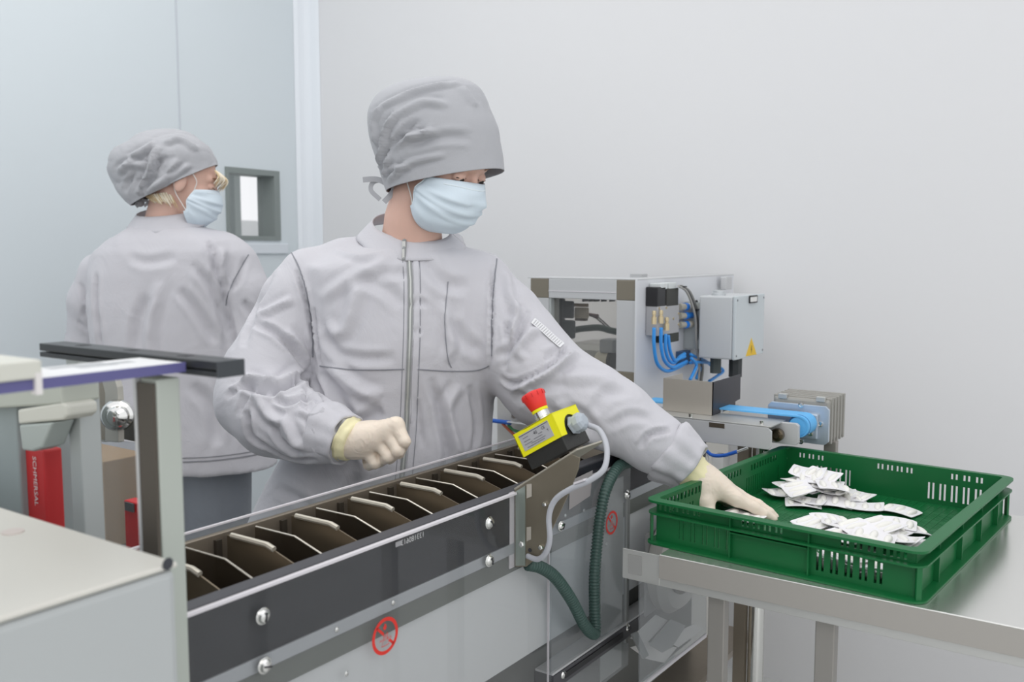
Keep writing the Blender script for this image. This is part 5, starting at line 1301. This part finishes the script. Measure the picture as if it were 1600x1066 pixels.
# printed strip on the sleeve
Ls, Ns = trace(bj, [(832, 502), (848, 515), (866, 532), (880, 543)], 4)
if len(Ls) > 3:
    Nm = [sum((Vector(n_) for n_ in Ns), Vector())] * len(Ls); Ns = Nm; Ls = smooth_line(Ls, 10)
    pat = ribbon(MB(), Ls, Ns, .017, .0007, .0030).build('sleeve_label', mat('label_white', (228, 228, 230), 0.6), jk, smooth=True)
    for k in range(1, len(Ls) - 1, 1):
        n_ = Vector(Ns[k]).normalized(); t_2 = (Ls[min(k + 1, len(Ls) - 1)] - Ls[k - 1]).normalized(); s_2 = t_2.cross(n_)
        for w_ in (-.005, -.0015, .002, .0055):
            MB().obox(Ls[k] + n_ * .0037 + s_2 * w_, t_2 * .0012, s_2 * .0008, n_ * .0001).build('print_mark', mat('mark_grey', (150, 150, 154), 0.6), pat)
# stand collar
def collar(c_top, a_top, b_top, dip_top, c_bot, a_bot, b_bot, dip_bot, D, root, nm='collar', gap=None, tilt=(0, 0)):
    n = 72; rings = []
    for k in range(6):
        t = k / 5; ring_ = []
        for i in range(n + 1):
            a = 2 * math.pi * i / n if gap is None else gap + (2 * math.pi - 2 * gap) * i / n - math.pi / 2 + math.pi
            ca, sa = math.cos(a), math.sin(a)
            cx_ = c_top[0] + (c_bot[0] - c_top[0]) * t; cy_ = c_top[1] + (c_bot[1] - c_top[1]) * t
            ax_ = a_top + (a_bot - a_top) * t; b_ = b_top + (b_bot - b_top) * t; dp = dip_top + (dip_bot - dip_top) * t; tl = tilt[0] + (tilt[1] - tilt[0]) * t
            p = atD(cx_ + ax_ * ca, cy_ + dp * sa + tl * ca, D) + TC * (b_ * sa)
            p += (p - atD(cx_, cy_, D)) * (.02 * math.sin(9 * a) * t)
            ring_.append(p)
        rings.append(ring_)
    v_ = [p for r in rings for p in r]; m_ = n + 1
    f_ = [(k * m_ + i, k * m_ + i + 1, (k + 1) * m_ + i + 1, (k + 1) * m_ + i) for k in range(5) for i in range(n)]
    o = link_mesh(nm, v_, f_, JACKET, root, smooth=True, angle=None)
    so = o.modifiers.new('thickness', 'SOLIDIFY'); so.thickness = .0025; so.offset = 0
    return o
collar((643, 354), 60, .070, 22, (643, 376), 84, .098, 30, 1.915, jk, tilt=(10, 8))
zp = atD(639, 380, 1.915) + TC * .083
seam('collar_zip', bj, [(638, 400), (640, 412)], jk, TAPE)
MB().tube([atD(638.5, 376, 1.915) + TC * .0745, atD(639, 390, 1.915) + TC * .0865, atD(639.5, 406, 1.915) + TC * .099], .0042, 8).build('collar_zip', TAPE, jk, smooth=True)
MB().obox(atD(638.5, 384, 1.915) + TC * .0855, RT * .0035, TC * .002, ZZ * .008).build('zip_slider', mat('zip_slider', (200, 200, 196), 0.3, 0.6), jk, bevel=.001)
MB().obox(atD(639, 398, 1.915) + TC * .1, RT * .0026, TC * .001, ZZ * .011).build('zip_pull', mat('zip_slider', (200, 200, 196), 0.3, 0.6), jk, bevel=.0008)
# rolled cuffs
def cuff(name, p0, p1, r0, r1, flare, seed, root):
    p0, p1 = Vector(p0), Vector(p1); ax = (p1 - p0); L = ax.length; ax.normalize(); u = ax.orthogonal().normalized(); w_ = ax.cross(u); rings = []
    prof_ = [(0.0, r0 * .93), (0.03, r0 * 1.03), (.12, r0 * 1.06), (.35, r0 * 1.02), (.6, (r0 + r1) / 2), (.85, r1 * 1.03), (.97, r1 * 1.03), (1.0, r1 * .97), (.96, r1 * .90), (.7, r1 * .88)]
    for t, r in prof_:
        rings.append([p0 + ax * (L * t + .003 * math.sin(3 * a + seed)) + (u * math.cos(a) + w_ * math.sin(a)) * (r * (1 + flare * (math.sin(5 * a + seed) * .5 + math.sin(11 * a + 2 * seed) * .35 + .3 * math.sin(7 * a + 9 * t)))) for a in [2 * math.pi * i / 64 for i in range(64)]])
    return MB().rings(rings, False, False).build(name, JACKET, root, smooth=True, angle=None)
cuff('cuff', Pd(503, 672, 1.735), Pd(541, 688, 1.708), .0560, .048, .050, 1.0, jk)
cuff('cuff', Pd(1040, 700, 1.828), Pd(1083, 731, 1.814), .0625, .051, .085, 2.3, jk)
# gloves
def glove(name, fn, pts, root, h=0.0017):
    ap = np.array([tuple(p) for p in pts]); v_, f_ = nets(fn, ap.min(0) - .03, ap.max(0) + .03, h)
    v_ = crumple(v_, f_, 60, .0006, 4); return mesh_np(name, v_, f_, GLOVE, root)
Gd = 1.69
kn = {'little': (571, 700, 1.700), 'ring': (590, 688, 1.688), 'middle': (606, 677, 1.680), 'index': (619, 664, 1.676)}
pp = {'little': (586, 724, 1.692), 'ring': (607, 713, 1.676), 'middle': (622, 704, 1.667), 'index': (632, 690, 1.664)}
mp_ = {'little': (576, 727, 1.722), 'ring': (592, 722, 1.712), 'middle': (609, 716, 1.705), 'index': (623, 708, 1.700)}
dp_ = {'little': (572, 714, 1.735), 'ring': (587, 708, 1.727), 'middle': (602, 700, 1.722), 'index': (614, 694, 1.718)}
RF = {'little': .0096, 'ring': .0104, 'middle': .0108, 'index': .0106}
wr = (542, 690, 1.708)
def fistL(P):
    d = None
    for k in kn:
        pc_ = cone(P, Pd(*wr), Pd(*kn[k]), .0235, .0150)
        d = pc_ if d is None else smin(d, pc_, .014)
    d = smin(d, ellip(P, Pd(578, 682, 1.705), (.036, .038, .028)), .014)
    d = smin(d, ellip(P, Pd(560, 692, 1.708), (.032, .032, .028)), .016)
    d = smin(d, ellip(P, Pd(588, 710, 1.714), (.022, .020, .020)), .008)
    fg_ = None
    for k in kn:
        r = RF[k]; c_ = chain(P, [(Pd(*kn[k]), r * 1.22), (Pd(*pp[k]), r * 1.06), (Pd(*mp_[k]), r * .98), (Pd(*dp_[k]), r * .9)], .003)
        fg_ = c_ if fg_ is None else smin(fg_, c_, .0016)
    d = smin(d, fg_, .006)
    th_ = chain(P, [(Pd(555, 676, 1.735), .014), (Pd(590, 668, 1.752), .0125), (Pd(614, 680, 1.742), .0105), (Pd(620, 692, 1.735), .0095)], .004)
    return smin(d, th_, .006)
gl1 = glove('glove', fistL, [Pd(*wr), Pd(530, 640, 1.75), Pd(650, 740, 1.66), Pd(560, 740, 1.77), Pd(540, 730, 1.66), Pd(640, 650, 1.77)], w1)
gl1['label'] = 'pale latex glove closed to a loose fist'
def band(p0, p1, r0, r1, root, seed=0):
    p0, p1 = Vector(p0), Vector(p1); ax = (p1 - p0); L = ax.length; ax.normalize(); u = ax.orthogonal().normalized(); w_ = ax.cross(u)
    prof_ = [(-.05, r0 * .85), (0, r0 * .97), (.08, r0 * 1.06), (.2, r0 * 1.0), (.28, r0 * 1.05), (.36, r0 * .98), (.7, (r0 + r1) / 2), (1, r1), (1.02, r1 * .8)]
    return MB().rings([[p0 + ax * (L * t) + (u * math.cos(a) + w_ * math.sin(a)) * r * (1 + .02 * math.sin(6 * a + seed + 5 * t) + .015 * math.sin(13 * a)) for a in [2 * math.pi * i / 48 for i in range(48)]] for t, r in prof_], False, False).build('glove_cuff', GLOVEBAND, root, smooth=True, angle=None, label='yellowish rolled glove cuff')
band(Pd(540, 685, 1.709), Pd(553, 691, 1.702), .041, .036, gl1)
wR = (1092, 745, 1.812)
def handR(P):
    d = ellip(P, Pd(1105, 757, 1.81), (.034, .030, .026))
    ks = {'index': (1150, 780, 1.790), 'middle': (1152, 775, 1.812), 'ring': (1148, 776, 1.832), 'little': (1136, 780, 1.850)}
    for k in ks: d = smin(d, cone(P, Pd(*wR), Pd(*ks[k]), .026, .0140), .016)
    F_ = {'index': [(1150, 780, 1.790), (1180, 794, 1.785), (1197, 804, 1.782), (1209, 811, 1.780)], 'middle': [(1152, 775, 1.812), (1184, 789, 1.808), (1202, 801, 1.802), (1211, 808, 1.800)],
          'ring': [(1148, 776, 1.832), (1176, 788, 1.834), (1192, 799, 1.828), (1200, 807, 1.824)], 'little': [(1136, 780, 1.850), (1158, 788, 1.856), (1172, 797, 1.852), (1180, 804, 1.848)]}
    rr = {'index': .0105, 'middle': .0105, 'ring': .0098, 'little': .0088}; fg_ = None
    for k in F_:
        c_ = chain(P, [(Pd(*p), rr[k] * q) for p, q in zip(F_[k], (1.25, 1.02, .9, .72))], .004)
        fg_ = c_ if fg_ is None else smin(fg_, c_, .002)
    d = smin(d, fg_, .008)
    th_ = chain(P, [(Pd(1098, 760, 1.800), .026), (Pd(1101, 784, 1.785), .0185), (Pd(1106, 803, 1.775), .0145), (Pd(1114, 816, 1.772), .0110)], .006)
    return smin(d, th_, .016)
gl2 = glove('glove', handR, [Pd(*wR), Pd(1060, 720, 1.84), Pd(1220, 830, 1.74), Pd(1215, 800, 1.89), Pd(1095, 820, 1.74), Pd(1070, 790, 1.77)], w1)
gl2['label'] = 'pale latex glove pressed into the green crate'
bo = band(Pd(1072, 730, 1.818), Pd(1100, 757, 1.806), .038, .033, gl2, 2)
# body, head and mask
hc1 = Vector(Pd(688, 254, 1.845)); fd1 = RT * .74 + TC * .50 - ZZ * .56
neck1 = [(tuple(hc1 - fd1.normalized() * .02 - ZZ * .03), .052), (Pd(655, 305, 1.865), .051), (Pd(645, 345, 1.885), .053), (Pd(643, 385, 1.91), .060), (Pd(640, 430, 1.93), .075)]
hip1 = B0 + ZZ * .92
bodyp = [[(Pd(640, 430, 1.93), .07), (Pd(632, 560, 1.93), .085), (tuple(hip1), .095)],
         [(Pd(632, 430, 1.93), .05), (Pd(500, 440, 1.91), .035), (Pd(412, 600, 1.86), .032), (Pd(500, 678, 1.745), .026), (Pd(542, 690, 1.71), .022)],
         [(Pd(640, 430, 1.93), .05), (Pd(755, 460, 1.93), .035), (Pd(853, 600, 1.88), .035), (Pd(1092, 745, 1.812), .022)]]
for sg in (-1, 1):
    bodyp.append([(tuple(hip1 + e1 * .08 * sg), .085), (tuple(B0 + e1 * .10 * sg + ZZ * .48), .055), (tuple(B0 + e1 * .11 * sg + ZZ * .10), .04)])
bd1, mk1, W1, ax1 = worker(w1, 'front', tuple(hc1), fd1, 1.0, neck1, bodyp)
# cap
rows_c = [((696, 283), (91, -16), .088, (2, -4), 1.845), ((692, 264), (93.5, -15), .091, (1, -4), 0), ((686, 238), (96, -12), .096, (0, -6), 0), ((678, 208), (99, -8), .099, (0, -4), 0), ((671, 178), (95, -4), .096, (0, -2), 0), ((671, 158), (88, -3), .088, (0, -2), 0), ((674, 142), (76, -3), .076, (0, -1), 0), ((680, 131), (54, -2), .055, (0, -1), 0), ((683, 126), (30, -1), .03, (0, 0), 0), ((685, 125), (5, 0), .004, (0, 0), 0)]
vc, fc = cap_mesh(rows_c)
vc = crumple(vc, fc, 11, .0016, 11, (1, 1, 1))
vc = fold(vc, fc, [([(600, 280), (610, 240), (640, 215), (690, 205)], .008, .009), ([(592, 285), (598, 240), (605, 200), (625, 170)], .008, .010), ([(605, 285), (640, 255), (700, 240)], .008, .008), ([(600, 250), (640, 200), (660, 185)], .010, -.008), ([(580, 180), (610, 160), (660, 140), (720, 130)], .008, .006), ([(590, 230), (586, 190), (600, 165)], .009, .008),
                   ([(620, 180), (660, 160), (700, 165)], .010, .006), ([(640, 230), (690, 215), (740, 215)], .012, -.005), ([(595, 275), (615, 262), (650, 262)], .006, .006), ([(720, 135), (745, 170)], .012, .004), ([(625, 205), (655, 215), (680, 190)], .009, .005)])
cp1 = mesh_np('cap', vc, fc, CAPCLOTH, w1)
so = cp1.modifiers.new('thickness', 'SOLIDIFY'); so.thickness = .002; so.offset = -1
bc1 = bvh_of(vc, fc)
seam('brim_stitch', bc1, [(612, 283), (650, 277), (700, 267), (740, 258), (780, 250)], cp1, STITCH, .0016, .0004)
seam('crown_seam', bc1, [(578, 195), (600, 165), (640, 140), (690, 128), (735, 130)], cp1, STITCH, .0020, .0006)
def tie(pts, D, root, wd=.008):
    L = spline([atD(a, b, D) for a, b in pts], 6); N = [TC] * len(L)
    return ribbon(MB(), L, N, wd, .0008, 0).build('cap_tie', CAPCLOTH, root, smooth=True)
tie([(604, 287), (592, 281), (580, 280), (567, 281)], 1.845, cp1, .011); tie([(606, 288), (594, 282), (582, 286), (580, 298), (594, 312)], 1.85, cp1, .009); tie([(600, 316), (610, 305), (616, 294), (607, 284)], 1.84, cp1, .011)
MB().ball(atD(606, 286, 1.845), .008, (1, 1, .9)).build('knot', CAPCLOTH, cp1, smooth=True)
# trousers and shoes
def legs(root, c, ex, ey, top, m, foot_dir, wid=.10):
    def fn(P):
        d = None
        for sg in (-1, 1):
            l = chain(P, [(tuple(c + ex * wid * .8 * sg + ZZ * top), .115), (tuple(c + ex * wid * sg + ZZ * .50), .085), (tuple(c + ex * wid * 1.05 * sg + ZZ * .07), .068)], .02)
            d = l if d is None else smin(d, l, .03)
        return np.maximum(d, .05 - P[:, 2])
    p = np.array([tuple(c + ex * .26 + ey * .2), tuple(c - ex * .26 - ey * .2), tuple(c + ex * .26 - ey * .2), tuple(c - ex * .26 + ey * .2)]); lo_ = p.min(0); hi_ = p.max(0); lo_[2] = .02; hi_[2] = top + .14
    v_, f_ = nets(fn, lo_, hi_, .012); v_ = crumple(v_, f_, 6, .008, 8, (1, 1, .5)); t_o = mesh_np('trousers', v_, f_, m, root)
    for sg in (-1, 1):
        b = c + ex * wid * 1.05 * sg
        def sf(P, b=b): return np.maximum(smin(cone(P, tuple(b + ZZ * .045 - foot_dir * .04), tuple(b + foot_dir * .13 + ZZ * .036), .044, .034), cone(P, tuple(b + ZZ * .05), tuple(b + ZZ * .10), .046, .042), .02), .002 - P[:, 2])
        q_ = np.array([tuple(b - foot_dir * .15), tuple(b + foot_dir * .2)]); lo_ = q_.min(0) - .08; hi_ = q_.max(0) + .08; lo_[2] = -.01; hi_[2] = .16
        v_, f_ = nets(sf, lo_, hi_, .007); mesh_np('shoe', v_, f_, WHITEPL, root)
    return t_o
legs(w1, Vector((B0.x, B0.y, 0)) - e2 * .02, e1, e2, .86, TROUSER, e2)

# ---------------------------------------------------------------- worker behind, back to us
D2 = 2.60
w2 = thing('person', 'worker seen from behind in a grey jacket, blond fringe under a grey cap', 'person', Vector((-2.28, 1.60, 0)))
g1 = RT; g2 = TC
B2 = atD(262, 500, 2.63); B2.z = 0
rows_2 = [(352, 262, 36, .055), (362, 264, 62, .075), (375, 268, 92, .095), (395, 268, 112, .11), (430, 264, 118, .12), (480, 260, 116, .125), (540, 262, 116, .125), (600, 268, 120, .125), (660, 276, 128, .13), (700, 282, 136, .14), (732, 285, 142, .145)]
UZ = []; UC = []; UW = []; UD = []
for py_, cx_, hw_, hd_ in rows_2:
    p = atD(cx_, py_, 2.63); UZ.append(p.z); UC.append((p - B2).dot(g1)); UW.append(hw_ / F_PX * 2.63); UD.append(hd_)
o_t = np.argsort(UZ); UZ, UC, UW, UD = (np.array(a)[o_t] for a in (UZ, UC, UW, UD)); G1, G2, B2n = A(g1), A(g2), A(B2)
def jacket2(P):
    q = P - B2n; s1 = q @ G1; s2 = q @ G2; z = P[:, 2]
    c = np.interp(z, UZ, UC); hw_ = np.interp(z, UZ, UW); hd_ = np.interp(z, UZ, UD)
    r = (np.abs((s1 - c) / hw_) ** 2.5 + np.abs(s2 / hd_) ** 2.3) ** (1 / 2.4)
    d = np.maximum(np.maximum((r - 1) * np.minimum(hw_, hd_), z - UZ[-1]), UZ[0] - z)
    d = smin(d, chain(P, [(Pd(255, 384, 2.62), .05), (Pd(175, 418, 2.64), .056)], .02), .03)
    d = smin(d, chain(P, [(Pd(290, 382, 2.62), .052), (Pd(350, 398, 2.64), .060)], .02), .03)
    d = smin(d, chain(P, [(Pd(158, 428, 2.66), .058), (Pd(142, 470, 2.68), .060), (Pd(137, 540, 2.72), .058), (Pd(150, 590, 2.84), .05)], .02), .014)
    d = smin(d, chain(P, [(Pd(364, 415, 2.64), .070), (Pd(378, 460, 2.64), .074), (Pd(384, 530, 2.64), .068), (Pd(380, 590, 2.68), .064), (Pd(395, 640, 2.80), .055)], .02), .014)
    return d
pa = np.array([Pd(90, 350, 2.63), Pd(450, 350, 2.63), Pd(90, 740, 2.63), Pd(450, 740, 2.63)]); lo = pa.min(0) - .2; hi = pa.max(0) + .22; lo[2] = UZ[0] - .02; hi[2] = UZ[-1] + .02
v, f = nets(jacket2, lo, hi, .0075)
v = smoothv(v, f, 2); v = crumple(v, f, 5.5, .006, 21, (1.2, 1.2, .6))
v = fold(v, f, [([(150, 425), (150, 470), (155, 520), (158, 560)], .012, .014), ([(340, 415), (350, 460), (362, 510), (372, 560)], .012, .014), ([(300, 410), (330, 450), (350, 500), (360, 545)], .016, .010), ([(280, 450), (310, 490), (340, 540)], .018, .009),
                ([(325, 375), (335, 400), (338, 440)], .014, .010), ([(350, 385), (346, 420), (352, 450)], .014, -.008), ([(230, 460), (215, 510), (210, 560)], .022, .008), ([(250, 440), (235, 520), (240, 600)], .022, -.008), ([(385, 400), (372, 440), (360, 455)], .010, .006),
                ([(125, 440), (135, 470), (132, 500)], .012, .008), ([(120, 500), (140, 520)], .010, .007), ([(200, 400), (230, 410), (280, 400)], .018, .005), ([(300, 600), (330, 640), (340, 700)], .022, .008), ([(350, 600), (380, 640)], .018, .008), ([(380, 470), (400, 500)], .014, .007)])
j2 = mesh_np('jacket', smoothv(v, f, 1, .3), f, JACKET, w2); bj2 = bvh_of(v, f)
seam('armhole_seam', bj2, [(388, 398), (372, 425), (358, 455), (352, 480)], j2, STITCH, .003); seam('hem_stitch', bj2, [(285, 722), (330, 720), (380, 714), (412, 708)], j2, STITCH, .003)
seam('hem_stitch', bj2, [(285, 716), (330, 714), (380, 708), (412, 702)], j2, STITCH, .002)
collar((262, 330), 46, .070, 10, (262, 352), 60, .090, 14, 2.62, j2, tilt=(-3, -2))
hc2 = Vector(Pd(286, 284, 2.60)); fd2 = RT * .86 - TC * .30 - ZZ * .34
neck2 = [(tuple(hc2 - fd2.normalized() * .03 - ZZ * .03), .055), (Pd(268, 320, 2.61), .055), (Pd(262, 350, 2.62), .058), (Pd(262, 390, 2.63), .07)]
hip2 = B2 + ZZ * .9
bp2 = [[(Pd(262, 390, 2.63), .07), (tuple(hip2), .09)], [(Pd(250, 400, 2.63), .045), (Pd(160, 430, 2.66), .035), (Pd(137, 540, 2.72), .03), (Pd(175, 600, 2.92), .022)], [(Pd(270, 400, 2.63), .045), (Pd(365, 420, 2.64), .035), (Pd(384, 560, 2.65), .032), (Pd(395, 650, 2.9), .022)]]
for sg in (-1, 1): bp2.append([(tuple(hip2 + g1 * .08 * sg), .085), (tuple(B2 + g1 * .10 * sg + ZZ * .48), .055), (tuple(B2 + g1 * .11 * sg + ZZ * .10), .04)])
bd2, mk2, W2, ax2 = worker(w2, 'rear', tuple(hc2), fd2, 0.95, neck2, bp2)
for (x_, y_, d_), (x2, y2, d2) in (((172, 598, 2.90), (200, 618, 3.0)), ((397, 652, 2.88), (385, 668, 3.0))):
    def hf_(P, a=Pd(x_, y_, d_), b=Pd(x2, y2, d2)):
        a, b = Vector(a), Vector(b); ax = (b - a).normalized(); sd = ax.cross(ZZ).normalized()
        d = cone(P, tuple(a), tuple(a.lerp(b, .6)), .026, .03)
        for k in range(4):
            s0 = a.lerp(b, .6) + sd * (k - 1.5) * .018; s1_ = s0 + ax * .035 - ZZ * .012; s2_ = s1_ - ZZ * .03
            d = smin(d, chain(P, [(tuple(s0), .011), (tuple(s1_), .0095), (tuple(s2_), .0085)], .003), .004)
        t0_ = a + sd * .03; return smin(d, chain(P, [(tuple(t0_), .013), (tuple(t0_ + ax * .035 - ZZ * .015), .011), (tuple(t0_ + ax * .05 - ZZ * .03 - sd * .01), .009)], .003), .006)
    glove('glove', hf_, [Pd(x_, y_, d_), Pd(x2, y2, d2 + .08), Vector(Pd(x2, y2, d2)) - ZZ * .06], w2, .003)
rows_d = [((274, 289), (64, -31), .090, (-2, 8), 2.60), ((265, 278), (70, -29), .095, (-2, 6), 0), ((256, 264), (75, -25), .100, (0, -6), 0), ((248, 246), (75, -19), .100, (-2, -3), 0), ((245, 230), (66, -13), .090, (-2, -2), 0), ((247, 217), (50, -8), .070, (-1, -1), 0), ((250, 208), (32, -4), .045, (0, 0), 0), ((252, 204), (14, -1), .02, (0, 0), 0), ((253, 203), (2, 0), .003, (0, 0), 0)]
vc, fc = cap_mesh(rows_d, seed=4)
vc = crumple(vc, fc, 14, .006, 15)
vc = fold(vc, fc, [([(215, 305), (235, 270), (240, 240), (250, 225)], .012, .016), ([(225, 305), (255, 280), (280, 245)], .012, .012), ([(200, 250), (225, 235), (245, 222)], .012, .012), ([(222, 300), (245, 262), (262, 240)], .012, -.010), ([(185, 270), (205, 255), (230, 262)], .012, .012), ([(240, 295), (270, 275), (300, 255)], .010, .008), ([(195, 300), (205, 280), (215, 262)], .012, -.010), ([(255, 225), (280, 218), (310, 235)], .012, .008)])
cp2 = mesh_np('cap', vc, fc, CAPCLOTH, w2); so = cp2.modifiers.new('thickness', 'SOLIDIFY'); so.thickness = .002; so.offset = -1
MB().ball(atD(219, 316, 2.60), .012, (1, 1, 1.1)).build('knot', CAPCLOTH, cp2, smooth=True); 
L_ = [atD(a, b, 2.59) for a, b in ((222, 312), (232, 316), (225, 322))]; ribbon(MB(), spline(L_, 5), [TC] * 11, .008, .0012, 0).build('cap_tie', CAPCLOTH, cp2, smooth=True)
L_ = [atD(a, b, 2.59) for a, b in ((219, 314), (213, 319), (216, 324))]; ribbon(MB(), spline(L_, 5), [TC] * 11, .008, .0012, 0).build('cap_tie', CAPCLOTH, cp2, smooth=True)
HB = None
# blond fringe and nape hair in locks
hb_ = MB(); hb2 = MB(); hn2 = MB()
x_, y_, z_ = ax2
for i in range(46):
    u = -1 + 2 * i / 45; a = u * 1.15; R0 = .078
    rd = .007 * random.random(); st = W2(.062 * math.sin(a), .060 + .030 * math.cos(a), .060); md = W2(.070 * math.sin(a), .068 + .042 * math.cos(a) + rd, .046); en = W2(.067 * math.sin(a), .062 + .042 * math.cos(a) + rd * 1.2, .010 + .024 * random.random())
    (hb2 if i % 3 == 0 else hb_).tube(spline([st, md, en], 6), [.0020, .0024, .0026, .0027, .0027, .0027, .0026, .0024, .0021, .0018, .0014, .001, .0005], 6)
HAIR2 = mat('darker_blond_hair', (206, 182, 142), 0.6, bump=0.4, bscale=100)
fo_ = hb_.build('fringe', HAIR, w2, smooth=True); hb2.build('darker_locks', HAIR2, fo_, smooth=True)
hn = MB()
for i in range(34):
    t = i / 33; p0_ = atD(240 + 36 * t, 308 - 6 * t, 2.60) + TC * (.050 + .012 * math.sin(math.pi * t)); p1_ = atD(250 + 36 * t, 317 + 5 * t, 2.60) + TC * (.048 + .012 * math.sin(math.pi * t))
    j_ = TC * (.005 * random.random()); p1_ = p1_ + (p1_ - p0_) * (.5 * random.random() - .2)
    (hn2 if i % 3 == 0 else hn).tube([p0_ + j_, p0_.lerp(p1_, .5) + TC * .002 + j_, p1_ + j_], [.0018, .0019, .0006], 6)
no_ = hn.build('nape_hair', HAIR, w2, smooth=True); hn2.build('darker_locks', HAIR2, no_, smooth=True)
legs(w2, Vector((B2.x, B2.y, 0)) + RT * .03, g1, g2, .80, TROUSER, -g2)
